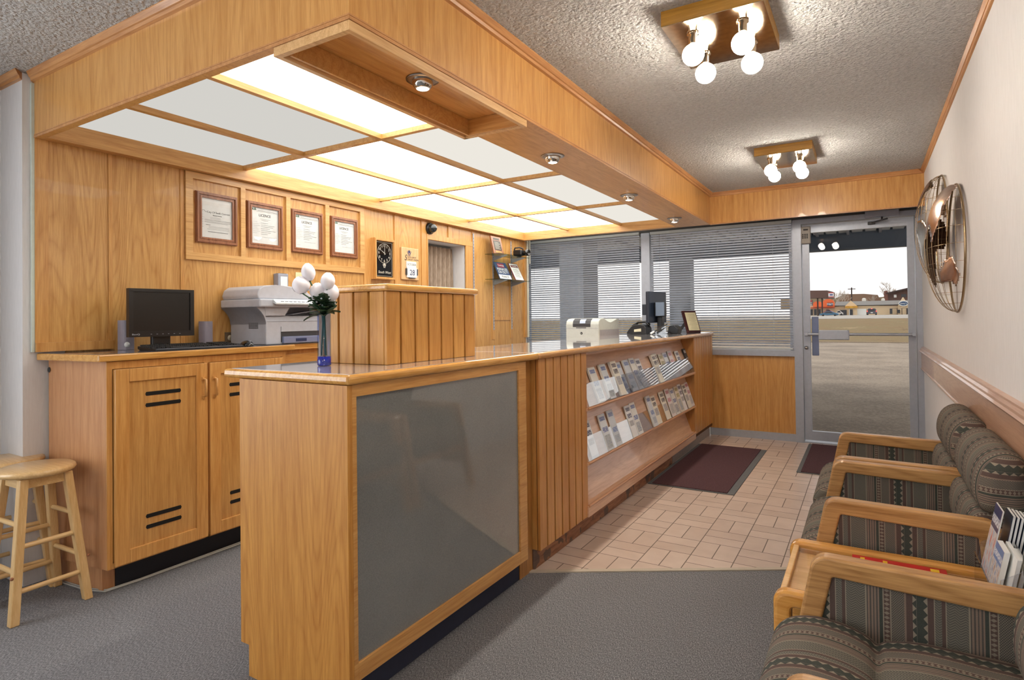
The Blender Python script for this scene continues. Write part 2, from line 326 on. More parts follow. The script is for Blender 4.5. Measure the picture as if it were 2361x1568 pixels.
def textmesh(name, body, size, mtx, mat, parent, align='CENTER', depth=0.0005, sx=1.0, shear=0.0):
    cu = D.curves.new('t', 'FONT'); cu.body = body; cu.size = size; cu.align_x = align; cu.align_y = 'CENTER'; cu.extrude = depth; cu.shear = shear; cu.resolution_u = 3
    t = D.objects.new('t', cu); COL.objects.link(t); bpy.context.view_layer.update()
    me = D.meshes.new_from_object(t.evaluated_get(bpy.context.evaluated_depsgraph_get())); D.objects.remove(t); D.curves.remove(cu)
    me.transform(mtx @ Matrix.Scale(sx, 4, (1, 0, 0))); org = ORG[parent.name]; me.transform(Matrix.Translation(-org)); me.materials.clear(); me.materials.append(mat); me.name = name
    o = D.objects.new(name, me); COL.objects.link(o); o.parent = parent; ORG[o.name] = org; return o
def face(origin, right, up):
    """matrix whose local x,y lie along right,up at origin"""
    r = Vector(right).normalized(); u = Vector(up).normalized(); n = r.cross(u); m = Matrix((r, u, n)).transposed().to_4x4(); m.translation = Vector(origin); return m
def rounded(x0, x1, z0, z1, r, corners='abcd', n=5):
    """rounded rectangle outline; corners a=lower-left b=lower-right c=upper-right d=upper-left"""
    pts = []
    for key, cx, cz, a0 in (('a', x0 + r, z0 + r, PI), ('b', x1 - r, z0 + r, 1.5 * PI), ('c', x1 - r, z1 - r, 0), ('d', x0 + r, z1 - r, .5 * PI)):
        if key in corners: pts += [(cx + r * math.cos(a0 + .5 * PI * k / n), cz + r * math.sin(a0 + .5 * PI * k / n)) for k in range(n + 1)]
        else: pts.append({'a': (x0, z0), 'b': (x1, z0), 'c': (x1, z1), 'd': (x0, z1)}[key])
    return pts
def area(name, loc, rot, sx, sy, power, color):
    l = D.lights.new(name, 'AREA'); l.shape = 'RECTANGLE'; l.size = sx; l.size_y = sy; l.energy = power; l.color = color; o = D.objects.new(name, l); COL.objects.link(o); o.location = loc; o.rotation_euler = rot; return o

# ================================================================== THE ROOM
ZC = 2.40; XR = .42; YW = 6.30; XS = -1.283; YS = 1.232; ZS = 2.10; YH = 5.87; XB = -3.37
struct('floor', MB().prism([(-3.75, -3), (XR, -3), (XR, 3.575), (-1.43, 2.476), (-1.43, YW), (-3.75, YW)], 'z', -.06, 0), carpet(), 'grey loop carpet floor')
struct('floor', MB().prism([(-1.43, 2.476), (XR, 3.575), (XR, YW), (-1.43, YW)], 'z', -.06, 0), tiles(), 'beige tile floor in a basket weave')
struct('trim_1', MB().prism([(-1.42, 2.462), (XR, 3.555), (XR, 3.585), (-1.42, 2.492)], 'z', 0, .006), plain('beige_floor_edging', (182, 172, 156), .5), 'beige metal edging strip where carpet meets tile')
struct('ceiling', MB().box(-3.7, XR + .2, -3, YW, ZC, ZC + .08), popcorn(), 'textured grey popcorn ceiling')
struct('wall_right', MB().box(XR, XR + .15, -3, YW + .1, 0, ZC), WhiteWall)
for q in ((-3.75, -3.62, -3, -2.9, 0, ZC), (-3.75, -3.62, .5, 1.19, 0, ZC), (-3.75, -3.62, -2.9, .5, 0, .45), (-3.75, -3.62, -2.9, .5, 2.28, ZC), (-3.75, -3.38, 1.19, 4.146, 0, ZC), (-3.55, -3.38, 4.732, 5.97, 0, ZC), (-3.55, -3.38, 4.146, 4.732, 1.936, ZC), (-3.55, -3.38, 4.146, 4.732, 0, .95)): struct('wall_left', MB().box(*q), WhiteWall)
struct('wall_left', MB().box(-3.70, -3.56, 5.975, YW, 0, ZC), GreyWall, 'grey return beside the blinds')
struct('wall_back', MB().box(-3.75, XR + .15, -3.12, -3, 0, ZC), WhiteWall)
struct('window_3', MB().box(-3.73, -3.65, -2.9, -2.84, .45, 2.28).box(-3.73, -3.65, .44, .5, .45, 2.28).box(-3.73, -3.65, -2.84, .44, .45, .51).box(-3.73, -3.65, -2.84, .44, 2.22, 2.28).box(-3.73, -3.65, -1.8, -1.74, .51, 2.22).box(-3.73, -3.65, -.68, -.62, .51, 2.22), Alu)  # unseen window, put in the left wall to bring in fill daylight
# niche
struct('wall_left', MB().box(-3.56, -3.39, 4.733, 4.75, .95, 1.936).box(-3.56, -3.39, 4.128, 4.145, .95, 1.936).box(-3.62, -3.555, 4.1, 4.78, .9, 2.0), GreyWall, 'grey lining of the curtained opening')
def nichecurtain(u, v): y = 4.15 + .57 * u; return (-3.520 + .024 * math.sin(u * 2 * PI * 8 + .6 * math.sin(v * 3)) + .004 * math.sin(u * 47), y, .96 + v * .95)
c = MB().sheet(nichecurtain, 140, 10).build('curtain', CurtainM, fix=False); rehome(c, (-3.52, 4.43, .96)); tag(c, 'taupe pleated curtain hanging inside the opening in the oak wall', 'curtain', kind='thing')
# crown mouldings
def crown(mb, p0, p1, nrm, z1=ZC, h=.034, d=.04):
    """two-step moulding along p0-p1 sticking out along nrm"""
    prof = [(0, 0), (0, -h), (.35 * d, -h + .002), (.45 * d, -.62 * h), (.62 * d, -.58 * h), (d, -.12 * h), (d, 0)]
    a, b = Vector(p0), Vector(p1); n = Vector(nrm); t = (b - a).normalized()
    vs = []
    for q, m in ((a, 0), (b, 1)):
        for u, w in prof: vs.append((q + n * u + (t * u if (m == 0) else -t * u) * EXT[m] + Vector((0, 0, z1 + w)))[:])
    k = len(prof); mb.add(vs, [[i, (i + 1) % k, k + (i + 1) % k, k + i] for i in range(k)] + [list(range(k))[::-1], list(range(k, 2 * k))])
EXT = (0, 0)
m = MB(); EXT = (-1, 1); crown(m, (XS, YS, 0), (XS, YH, 0), (1, 0, 0)); struct('trim_2', m, OakTrim['y'], 'oak crown moulding along the bulkhead')
m = MB(); EXT = (1, -1); crown(m, (-3.38, YS, 0), (XS, YS, 0), (0, -1, 0)); struct('trim_3', m, OakTrim['x'])
m = MB(); EXT = (1, 1); crown(m, (XS, YH, 0), (XR, YH, 0), (0, -1, 0)); struct('trim_4', m, OakTrim['x'])
m = MB(); EXT = (0, 1); crown(m, (XR, -3, 0), (XR, YH, 0), (-1, 0, 0), h=.034, d=.024); struct('trim_5', m, OakTrim['y'])
m = MB(); EXT = (0, 1); crown(m, (-3.62, -3, 0), (-3.62, 1.19, 0), (1, 0, 0)); struct('trim_6', m, OakTrim['y'])
m = MB(); EXT = (1, -1); crown(m, (-3.62, 1.19, 0), (-3.38, 1.19, 0), (0, -1, 0)); struct('trim_6', m, OakTrim['x'])
# bulkhead over the counter
struct('ceiling', MB().box(-3.38, XS, YS, YS + .03, ZS, ZC), Oak['z'], 'oak front board of the bulkhead')
struct('ceiling', MB().box(XS - .03, XS, YS + .03, YH, ZS, ZC).box(XS, XR, YH, YH + .03, ZS, ZC), Oak['z'], 'oak side board of the bulkhead')
struct('trim_7', MB().box(-3.37, XS + .003, YS - .003, YS, ZS, ZS + .010).box(-3.37, XS + .002, YS - .002, YS, ZS + .013, ZS + .018).box(XS, XS + .003, YS, YH, ZS, ZS + .010).box(XS, XS + .002, YS, YH, ZS + .013, ZS + .018).box(XS, XR, YH - .003, YH, ZS, ZS + .010), OakTrim['y'], 'thin beads along the bulkhead edge')
struct('ceiling', MB().box(-1.585, XS - .03, 2.31, YH, ZS, ZS + .014).box(-1.585, XS - .03, YS + .03, 2.31, 2.146, 2.158), Oak['y'], 'oak underside of the bulkhead with downlights')
struct('trim_8', MB().box(-1.60, -1.585, YS + .03, YH, ZS + .001, 2.195), Oak['y'])
struct('trim_9', MB().box(-3.38, -3.31, YS + .03, YH, ZS, 2.195), Oak['y'], 'oak rail under the light panels')
struct('trim_10', MB().box(-3.31, -1.60, 5.80, YH, ZS, 2.195), Oak['x'])
struct('trim_11', MB().box(-2.779, -2.751, YS + .03, 5.80, 2.163, 2.19).box(-2.179, -2.151, YS + .03, 5.80, 2.163, 2.19).box(-3.31, -1.60, 2.286, 2.314, 2.1635, 2.1895).box(-3.31, -1.60, 3.486, 3.514, 2.1635, 2.1895).box(-3.31, -1.60, 4.706, 4.734, 2.1635, 2.1895), Oak['y'], 'oak glazing bars of the light ceiling')
# hanging tray under the bulkhead corner
m = MB(); zt0 = 2.070
m.box(XS - .020, XS, 1.232, 2.285, zt0, ZS - .001).box(-1.622, XS - .020, 1.232, 1.252, zt0, ZS - .001)
m.box(-1.610, XS - .020, 2.265, 2.285, zt0, ZS - .001).box(-1.622, -1.602, 1.252, 2.285, zt0, ZS - .001)
struct('trim_12', m, wood('pale_oak_frame', (226, 186, 132), (194, 146, 92), 'y'), 'pale oak frame under the bulkhead corner')
struct('trim_13', MB().box(-1.584, -1.574, YS + .032, 2.262, zt0 + .004, 2.145).box(-1.574, XS - .032, 2.25, 2.262, zt0 + .004, 2.145), Oak['x'], 'recessed sides of the downlight box')
struct('ceiling', MB().box(-3.38, XS - .032, YS + .032, YH - .002, 2.33, 2.35), White, 'white lid of the light box')
# light panels
ys = [YS + .03, 2.30, 3.50, 4.72, 5.80]; xs = [-3.31, -2.765, -2.165, -1.60]
state = [[0, 0, 2], [2, 2, 1], [2, 2, 1], [2, 2, 1]]
rown = ['first row from the oak front', 'second row from the oak front', 'third row from the oak front', 'row by the windows']
coln = ['beside the licence wall', 'in the middle column', 'beside the downlight bulkhead']
for r in range(4):
    for c_ in range(3):
        o = MB().box(xs[c_], xs[c_ + 1], ys[r], ys[r + 1], 2.1885, 2.193).build('ceiling_light', (PanelDim, PanelHalf, PanelLit)[state[r][c_]])
        rehome(o, ((xs[c_] + xs[c_ + 1]) / 2, (ys[r] + ys[r + 1]) / 2, 2.19))
        tag(o, '%s ceiling light panel %s, %s' % (('dim grey', 'softly lit', 'bright white')[state[r][c_]], coln[c_], rown[r]), 'light panel', 'translucent light panels over the counter', 'thing')
# downlights
dl = [(-1.455, 1.775, 2.146, 'inside the recessed oak box'), (-1.45, 2.865, ZS, 'first beyond the recessed oak box'), (-1.46, 4.096, ZS, 'second beyond the recessed oak box'), (-1.464, 5.288, ZS, 'closest to the window wall')]
for x, y, z, w in dl:
    t = thing('downlight', 'chrome eyeball downlight in the oak bulkhead, ' + w, 'downlight', (x, y, z), 'eyeball downlights in the bulkhead')
    MB().lathe([(.030, -.001), (.064, -.0005), (.064, -.004), (.046, -.008), (.036, -.004)], (x, y, z), 28).build('trim_ring', Steel, t)
    MB().lathe([(.040, -.002), (.042, -.012), (.037, -.026), (.029, -.036), (.026, -.038), (.024, -.036)], (x, y, z), 24).build('eyeball', Chrome, t)
    MB().lathe([(.0235, -.0372), (.012, -.0405), (.0001, -.0415)], (x, y, z), 20).build('lamp', SpotGlow, t)
    l = D.lights.new('downlight_beam', 'SPOT'); l.energy = 30; l.color = (1, .92, .78); l.spot_size = 1.75; l.spot_blend = .8; l.shadow_soft_size = .02
    lo = D.objects.new('downlight_beam', l); COL.objects.link(lo); lo.location = (0, 0, -.045); lo.parent = t; lo.rotation_euler = (0, .12, 0)
# ---- window wall
struct('wall_front', MB().box(-3.7, XR + .15, YW, YW + .12, 2.13, ZC), DarkMetal, 'dark header over the windows')
struct('wall_front', MB().box(-1.43, -.60, YW, YW + .1, .07, .82), Oak['z'], 'oak panel below the window')
struct('wall_front', MB().box(-3.7, -1.432, YW, YW + .1, 0, .82), WhiteWall)
struct('baseboard_front', MB().box(-1.40, -.60, YW - .022, YW, 0, .07), Alu, 'grey metal baseboard')
struct('window_1', MB().box(-3.7, -.60, YW - .035, YW + .1, .82, .877).box(-3.7, -3.56, YW - .01, YW + .1, .877, 2.13).box(-2.105, -2.012, YW - .035, YW + .1, .877, 2.13).box(-3.56, -.60, YW + .005, YW + .1, 2.10, 2.13).box(-.64, -.60, YW + .005, YW + .1, .877, 2.10), Alu, 'grey aluminium window frames')
struct('window_1', MB().box(-3.56, -2.105, YW + .045, YW + .051, .877, 2.10), Glass, 'glass pane'); struct('window_2', MB().box(-2.012, -.64, YW + .045, YW + .051, .877, 2.10), Glass, 'glass pane')
struct('door_1', MB().box(-.60, -.527, YW - .04, YW + .1, 0, 2.13).box(.375, XR, YW - .04, YW + .1, 0, 2.13).box(-.527, .375, YW - .04, YW + .1, 2.085, 2.13).box(-.527, .375, YW - .02, YW + .1, -.01, .012), Alu, 'grey aluminium door frame')
dr = struct('door_2', MB().box(-.52, -.462, YW - .02, YW + .03, .03, 2.075).box(.315, .368, YW - .02, YW + .03, .03, 2.075).box(-.462, .315, YW - .02, YW + .03, .03, .115).box(-.462, .315, YW - .02, YW + .03, 2.0, 2.075), Alu, 'glass entrance door in a grey aluminium frame')
ORG[dr.name] = Vector((0, 0, 0))
MB().box(-.462, .315, YW + .002, YW + .008, .115, 2.0).build('glass_pane', Glass, dr)
pb = MB().tube([(-.49, YW - .075, 1.036), (.35, YW - .075, 1.036)], .013, 10).box(-.505, -.478, YW - .09, YW - .02, 1.02, 1.052, .004).box(.338, .365, YW - .09, YW - .02, 1.02, 1.052, .004).box(-.39, -.14, YW - .10, YW - .055, .985, 1.075, .006).build('push_bar', Alu, dr)
MB().box(-.452, -.395, YW + .012, YW + .05, .83, 1.20, .004).build('pull_plate', plain('lavender_grey_metal', (120, 132, 168), .4, .3), dr)
MB().lathe([(.016, 0), (.016, -.012), (.010, -.02), (.0001, -.021)], (-.497, YW - .02, .905), 16, 'y').build('lock_knob', Steel, dr)
kp = MB().box(-.525, -.445, YW - .055, YW - .021, 1.895, 2.06, .008).build('door_keypad', plain('beige_grey_plastic', (158, 152, 144), .45)); rehome(kp, (-.485, YW - .03, 1.9)); tag(kp, 'small grey keypad box fixed at the top of the glass door', 'keypad', kind='thing')
ORG[kp.name] = Vector((-.485, YW - .03, 1.9))
for i in range(3):
    for j in range(3): MB().box(-.515 + i * .018, -.503 + i * .018, YW - .058, YW - .055, 1.945 + j * .016, 1.956 + j * .016).build('key', InkD, kp)
MB().box(-.505, -.465, YW - .058, YW - .055, 2.02, 2.035).build('display', InkD, kp)
dc = thing('door_closer', 'grey hydraulic door closer with folding arm above the glass door', 'door closer', (.14, YW - .05, 2.1))
MB().box(.0, .26, YW - .085, YW - .041, 2.09, 2.145, .006).build('body', MGrey, dc); MB().tube([(.13, YW - .065, 2.092), (.13, YW - .065, 2.06), (.17, YW - .19, 2.052), (.05, YW - .05, 2.045)], .008, 8).box(.02, .08, YW - .06, YW - .018, 2.03, 2.055, .004).build('arm', DarkGrey, dc)
# chair rail on the right wall
struct('trim_14', MB().box(XR - .018, XR, -3, YW - .04, .745, .885).box(XR - .024, XR, -3, YW - .04, .735, .747, .003), wood('pink_oak_rail', (206, 164, 134), (178, 132, 104), 'y', .28, coat=.5), 'broad oak chair rail')
struct('trim_15', MB().prism([(XR, .885), (XR - .030, .885), (XR - .034, .893), (XR - .026, .900), (XR - .026, .910), (XR - .016, .918), (XR - .016, .926), (XR, .932)], 'y', -3, YW - .04), wood('pink_oak_cap', (212, 172, 146), (184, 140, 114), 'y', .28, coat=.5))

# ---- oak panelled wall behind the counter
pw = struct('wall_left', MB().box(-3.38, XB, YS, 4.146, 1.086, 2.10).box(-3.38, XB, 4.84, 5.92, .5, 2.10).box(-3.38, XB, 4.146, 4.84, 1.936, 2.10).box(-3.38, XB, 1.36, 4.146, .5, 1.086), wood('oak_veneer_wall', (216, 168, 102), (180, 126, 62), 'z', .3, figure=1.6), 'oak veneer wall panels')
m = MB(); b = lambda y0, y1, z0, z1, d=.009: m.box(XB, XB + d, y0, y1, z0, z1)
b(YS, 1.285, 1.087, 2.10); b(1.55, 1.568, 1.13, 2.10, .006); b(1.925, 1.945, 1.087, 2.10, .006)
b(1.232, 1.57, 1.087, 1.13, .022)
b(3.365, 3.44, 1.08, 2.10, .007); b(3.715, 3.775, 1.08, 2.10); b(4.065, 4.135, 1.08, 2.10); b(4.135, 4.145, .95, 1.94, .016); b(4.732, 4.842, .95, 1.95, .012); b(4.135, 4.845, 1.938, 1.985, .014); b(4.455, 4.505, 1.985, 2.10)
b(4.845, 4.885, 1.0, 2.10, .006); b(5.20, 5.25, 1.0, 2.10, .006); b(5.57, 5.62, 1.0, 2.10, .006); b(5.25, 5.57, 1.20, 1.235, .007); b(5.875, 5.92, 1.0, 2.10, .02)
struct('trim_16', m, Oak['z'], 'oak battens on the panelled wall')
struct('trim_17', MB().box(-3.392, XB + .006, YS - .012, YS, 1.087, 2.36), plain('pale_edge_bead', (206, 216, 206), .5), 'pale edge bead')
m = MB()
for yy in (4.865, 5.227, 5.594):
    m.box(XB + .0065, XB + .013, yy - .008, yy + .008, 1.10, 2.07)
struct('trim_18', m, Alu, 'slotted shelf standards')
m = MB(); [m.box(XB + .0131, XB + .0137, yy - .002, yy + .002, 1.12 + k * .032, 1.134 + k * .032) for yy in (4.865, 5.227, 5.594) for k in range(29)]; struct('trim_18', m, InkD, 'slots of the shelf standards')
struct('trim_19', MB().tube([(-3.352, 5.945, 1.0), (-3.352, 5.945, 2.12)], .014, 10).tube([(-3.352, 6.0, 1.85), (-3.352, 6.0, 2.12)], .010, 10), plain('cream_pipe', (214, 212, 196), .4), 'cream conduit in the corner')
# frame lattice that holds the licences
m = MB(); X0, X1 = XB, XB + .017
m.box(X0, X1, 1.95, 3.362, 2.059, 2.097).box(X0, X1, 1.95, 3.362, 1.584, 1.627)
for a, b_ in ((1.95, 1.993), (2.300, 2.332), (2.638, 2.673), (2.976, 3.012), (3.319, 3.362)): m.box(X0, X1, a, b_, 1.627, 2.059)
o = m.build('display_lattice', wood('oak_lattice', (222, 176, 112), (190, 140, 78), 'y', .3)); rehome(o, (XB, 2.65, 1.584)); tag(o, 'oak four-bay frame on the panelled wall around the licences', 'wall frame', kind='thing')

# ================================================================== THINGS ON THE OAK WALL
RTX = (0, 1, 0); UPZ = (0, 0, 1)
def picture(y0, y1, z0, z1, label, kind):
    x = XB + .001; t = thing('picture_frame', label, 'framed licence', (x, (y0 + y1) / 2, z0), 'framed certificates on the oak wall'); w = .030
    rect = lambda k: [(y0 + k, z0 + k), (y1 - k, z0 + k), (y1 - k, z1 - k), (y0 + k, z1 - k)]
    m = MB(); m.ring(rect(0), rect(w), 'x', x, x + .014); m.ring(rect(.004), rect(w * .55), 'x', x + .014, x + .021); m.ring(rect(w * .8), rect(w + .004), 'x', x + .012, x + .017)
    m.build('frame', Cherry['z'], t)
    k = w + .001; MB().box(x + .002, x + .007, y0 + k, y1 - k, z0 + k, z1 - k).build('paper', Paper, t); xp = x + .0074
    P = lambda a, b: (y0 + k + a * (y1 - y0 - 2 * k), z1 - k - b * (z1 - z0 - 2 * k))     # fractions from the top left
    yc = (y0 + y1) / 2; m = MB()
    def ln(a, b, v, h=.0016): (ya, zz), (yb, _) = P(a, v), P(b, v); m.box(xp, xp + .0003, ya, yb, zz - h, zz)
    if kind == 'city':
        textmesh('lettering', 'City Of Swift Current', .0165, face((xp, yc + .012, P(0, .35)[1]), RTX, UPZ), Ink, t)
        textmesh('lettering', 'Business Licence', .0085, face((xp, yc + .004, P(0, .42)[1]), RTX, UPZ), InkD, t)
        m2 = MB(); m2.tube([(xp, P(.05 + .16 * q / 8, 0)[0], P(0, .33)[1] + .006 * math.sin(q * .8)) for q in range(9)], .0008, 4).build('crest', Ink, t)
        for v in (.47, .50): ln(.3, .62, v, .001)
        for v in (.535, .555, .585, .605): ln(.12, .95 - .1 * (v > .59), v, .0012)
        ln(.16, .30, .66, .003); 
        for v in (.70, .73, .765): ln(.25 - .05 * (v > .75), .9, v, .0012)
        ln(.22, .86, .83, .003)
        for q in range(6): ln(.01, .09, .42 + q * .06, .0008)
    else:
        textmesh('lettering', 'LICENCE', .024, face((xp, yc, P(0, .215)[1]), RTX, UPZ), InkD, t, sx=.95)
        MB().prism([P(.03, .09), P(.07, .03), P(.11, .09)], 'x', xp, xp + .0004).prism([P(.10, .09), P(.15, .015), P(.20, .09)], 'x', xp + .0004, xp + .0008).build('tree_crest', plain('green_crest', (52, 96, 66), .7), t)
        ln(.2, .97, .115, .001); ln(.24, .95, .085, .0022); ln(.34, .70, .31, .0014); ln(.38, .62, .345, .0014)
        for q, v in enumerate((.40, .455, .50, .55, .60, .65, .70)): ln(.07, .22 + .05 * (q % 3), v, .0007); ln(.36, (.62, .85, .80, .68, .9, .72, .60)[q], v + .015, .0018)
        ln(.4, .85, .80, .0009); ln(.08, .24, .90, .0008)
    m.build('printed_lines', Ink, t); MB().box(x + .0098, x + .0102, y0 + k - .003, y1 - k + .003, z0 + k - .003, z1 - k + .003).build('glass', Glass, t)
picture(2.012, 2.276, 1.689, 1.992, 'framed city business certificate, in the oak wall bay above the computer monitor', 'city')
picture(2.344, 2.611, 1.689, 1.989, 'framed licence in the second oak bay, between the city certificate and another licence', 'lic')
picture(2.680, 2.951, 1.692, 1.989, 'framed licence in the third oak bay, directly above the white tulips', 'lic')
picture(3.028, 3.291, 1.692, 1.989, 'framed licence in the last oak bay, next to the wall clock', 'lic')
# clock
x = XB + .0005; t = thing('wall_clock', 'rectangular black-faced wall clock in a pale oak frame showing ten', 'clock', (x, 3.556, 1.544))
rect = lambda k: [(3.440 + k, 1.544 + k), (3.673 - k, 1.544 + k), (3.673 - k, 1.872 - k), (3.440 + k, 1.872 - k)]
MB().ring(rect(0), rect(.020), 'x', x, x + .050).ring(rect(.004), rect(.016), 'x', x + .050, x + .054).build('frame', Oak['z'], t)
MB().box(x + .01, x + .040, 3.4595, 3.6535, 1.5635, 1.8525).build('dial', plain('gloss_black_dial', (16, 16, 18), .06, coat=.5), t); xf = x + .0402
Silver = plain('silver_print', (196, 190, 176), .4); yc, zc = 3.5565, 1.755
m = MB(); m.ring([(yc + .080 * math.cos(a), zc + .080 * math.sin(a)) for a in [2 * PI * k / 48 for k in range(48)]], [(yc + .0775 * math.cos(a), zc + .0775 * math.sin(a)) for a in [2 * PI * k / 48 for k in range(48)]], 'x', xf, xf + .0006)
m.ring([(3.468, 1.572), (3.645, 1.572), (3.645, 1.844), (3.468, 1.844)], [(3.470, 1.574), (3.643, 1.574), (3.643, 1.842), (3.470, 1.842)], 'x', xf, xf + .0006); m.build('dial_ring', Silver, t)
for k in range(1, 13): textmesh('numeral', str(k), .030, face((xf, yc + .062 * math.sin(k * PI / 6), zc + .062 * math.cos(k * PI / 6)), RTX, UPZ), Silver, t)
def hand(ang, L, w, nm):
    d = Vector((0, math.sin(ang), math.cos(ang))); e = Vector((0, math.cos(ang), -math.sin(ang))); c0 = Vector((xf + .003, yc, zc))
    MB().add([(c0 + p)[:] for p in (-d * .012 - e * w, -d * .012 + e * w, d * L + e * w * .5, d * L - e * w * .5)] + [(c0 + p + Vector((.001, 0, 0)))[:] for p in (-d * .012 - e * w, -d * .012 + e * w, d * L + e * w * .5, d * L - e * w * .5)], [(0, 1, 2, 3), (7, 6, 5, 4), (0, 4, 5, 1), (1, 5, 6, 2), (2, 6, 7, 3), (3, 7, 4, 0)]).build(nm, Silver, t)
hand(-PI / 3, .045, .0028, 'hour_hand'); hand(.02, .066, .0022, 'minute_hand')
def emblem(mtx_o, s, mat, parent, nm='emblem'):
    """two cupped hands round a globe"""
    o = Vector(mtx_o); m = MB(); P = lambda a, b: (o.y + a * s, o.z + b * s); X = o.x
    m.prism([(P(.34 * math.cos(q * PI / 8), .35 + .34 * math.sin(q * PI / 8))) for q in range(16)], 'x', X, X + .0006)
    for sg in (-1, 1):
        m.prism([P(sg * a, b) for a, b in ((.50, .62), (.62, .30), (.46, -.05), (.28, -.25), (.30, -.55), (.10, -.55), (.08, -.20), (.22, .0), (.42, .18))], 'x', X, X + .0007)
    return m.build(nm, mat, parent)
emblem((xf, yc, 1.655), .030, Silver, t); textmesh('lettering', 'South West', .030, face((xf, yc, 1.602), RTX, UPZ), Silver, t, shear=.3)
# tear-off calendar
x = XB + .0005; t = thing('wall_calendar', 'wooden tear-off desk calendar on the wall reading October 28', 'calendar', (x, 3.90, 1.559))
MB().box(x, x + .018, 3.789, 4.009, 1.559, 1.833, .004).build('backboard', wood('maple_board', (228, 190, 140), (206, 160, 108), 'z', .4), t); xf = x + .0182; Navy = plain('navy_ink', (46, 54, 98), .6)
emblem((xf, 3.885, 1.785), .040, Navy, t); textmesh('lettering', 'S', .070, face((xf, 3.838, 1.745), RTX, UPZ), InkD, t, shear=.25)
textmesh('lettering', 'OUTH WEST', .0205, face((xf, 3.858, 1.752), RTX, UPZ), InkD, t, 'LEFT'); textmesh('lettering', 'CREDIT UNION', .0205, face((xf, 3.862, 1.733), RTX, UPZ), InkD, t, 'LEFT')
MB().box(x + .0178, x + .026, 3.842, 3.968, 1.665, 1.716).build('month_card', Paper, t); textmesh('lettering', 'OCTOBER', .026, face((x + .0262, 3.905, 1.690), RTX, UPZ), Ink, t)
MB().box(x + .0178, x + .028, 3.846, 3.972, 1.580, 1.665).build('day_pad', Paper, t); textmesh('lettering', '28', .068, face((x + .0282, 3.912, 1.620), RTX, UPZ), Navy, t, depth=.0007)
MB().box(x + .018, x + .031, 3.834, 3.8455, 1.60, 1.655).box(x + .018, x + .031, 3.9725, 3.984, 1.60, 1.655).box(x + .018, x + .031, 3.872, 3.948, 1.572, 1.5795).build('clip', DarkGrey, t)
# dome camera on wall, wall box, switch plates, socket
t = thing('dome_sensor', 'black round dome sensor on the oak wall above the curtained opening', 'sensor', (XB + .01, 4.172, 2.035))
MB().lathe([(.052, .0), (.052, .016), (.044, .024)], (XB + .0095, 4.172, 2.035), 24, 'x').build('base', Black, t); MB().lathe([(.040, .0245), (.040, .045), (.030, .066), (.014, .078), (.0001, .081)], (XB + .0095, 4.172, 2.035), 24, 'x').build('dome', plain('dark_glossy_dome', (34, 40, 40), .12, coat=.6), t)
t = thing('wall_card_holder', 'small grey wall box fixed above the multifunction printer', 'wall box', (XB, 2.58, 1.44)); MB().box(XB, XB + .05, 2.545, 2.625, 1.43, 1.535, .004).build('box', MGrey, t); MB().box(XB + .0505, XB + .052, 2.562, 2.615, 1.45, 1.515).build('front_card', Paper, t); MB().box(XB + .01, XB + .045, 2.556, 2.615, 1.5355, 1.537).build('slot', InkD, t)
t = thing('light_switch', 'cream light switch plate on the oak wall behind the tulips', 'light switch', (XB, 2.755, 1.50)); MB().box(XB, XB + .006, 2.72, 2.79, 1.445, 1.555, .002).build('plate', plain('cream_plate', (232, 218, 170), .4), t); MB().box(XB + .006, XB + .013, 2.748, 2.762, 1.488, 1.512).build('toggle', White, t)
t = thing('light_switch', 'pale wooden switch plate on the oak wall beyond the tulips, below the licences', 'light switch', (XB, 3.06, 1.50)); MB().box(XB, XB + .006, 3.025, 3.095, 1.445, 1.555, .002).build('plate', Oak['z'], t)
t = thing('wall_socket', 'brown double power socket low on the wall beside the printer', 'socket', (XB, 2.25, 1.09)); MB().box(XB, XB + .006, 2.195, 2.31, 1.085, 1.155, .002).build('plate', plain('taupe_plate', (116, 98, 78), .4), t); MB().lathe([(.0001, .003), (.017, .003), (.017, 0), ], (XB + .006, 2.228, 1.12), 18, 'x').lathe([(.0001, .003), (.017, .003), (.017, 0)], (XB + .006, 2.277, 1.12), 18, 'x').build('outlet', plain('ivory_outlet', (214, 204, 178), .4), t)
# shelves
for zz, lab in ((1.884, 'upper glass wall shelf with a plaque and a dark camera on it'), (1.626, 'lower glass wall shelf with two leaning cards on it')):
    t = thing('glass_shelf', lab, 'glass shelf', (-3.36, 5.36, zz), 'glass shelves near the window'); MB().box(-3.352, -3.175, 5.06, 5.68, zz - .006, zz).build('shelf_pane', ShelfGlass, t)
    for yy in (5.227, 5.594): MB().prism([(-3.352, zz - .0065), (-3.19, zz - .0065), (-3.19, zz - .012), (-3.352, zz - .055)], 'y', yy - .006, yy + .006).build('bracket', SmokeAc if zz > 9 else MGrey, t)
t = thing('award_plaque', 'brown wooden award plaque with a dark plate leaning on the upper glass shelf', 'plaque', (-3.28, 5.17, 1.885))
def leaning(y0, y1, xb, z0, h, lean, th):
    """slab whose bottom front edge is at xb and leans back towards -x"""
    tx = xb - lean; n = Vector((h, 0, lean)).normalized() * th
    vs = [(xb, y0, z0), (xb, y1, z0), (tx, y1, z0 + h), (tx, y0, z0 + h)]; return vs + [(v[0] - n.x, v[1], v[2] - n.z + n.z) for v in vs]
BX = [(0, 1, 2, 3), (7, 6, 5, 4), (0, 4, 5, 1), (1, 5, 6, 2), (2, 6, 7, 3), (3, 7, 4, 0)]
MB().add(leaning(5.08, 5.27, -3.25, 1.8845, .185, .045, .016), BX).build('board', Cherry['z'], t)
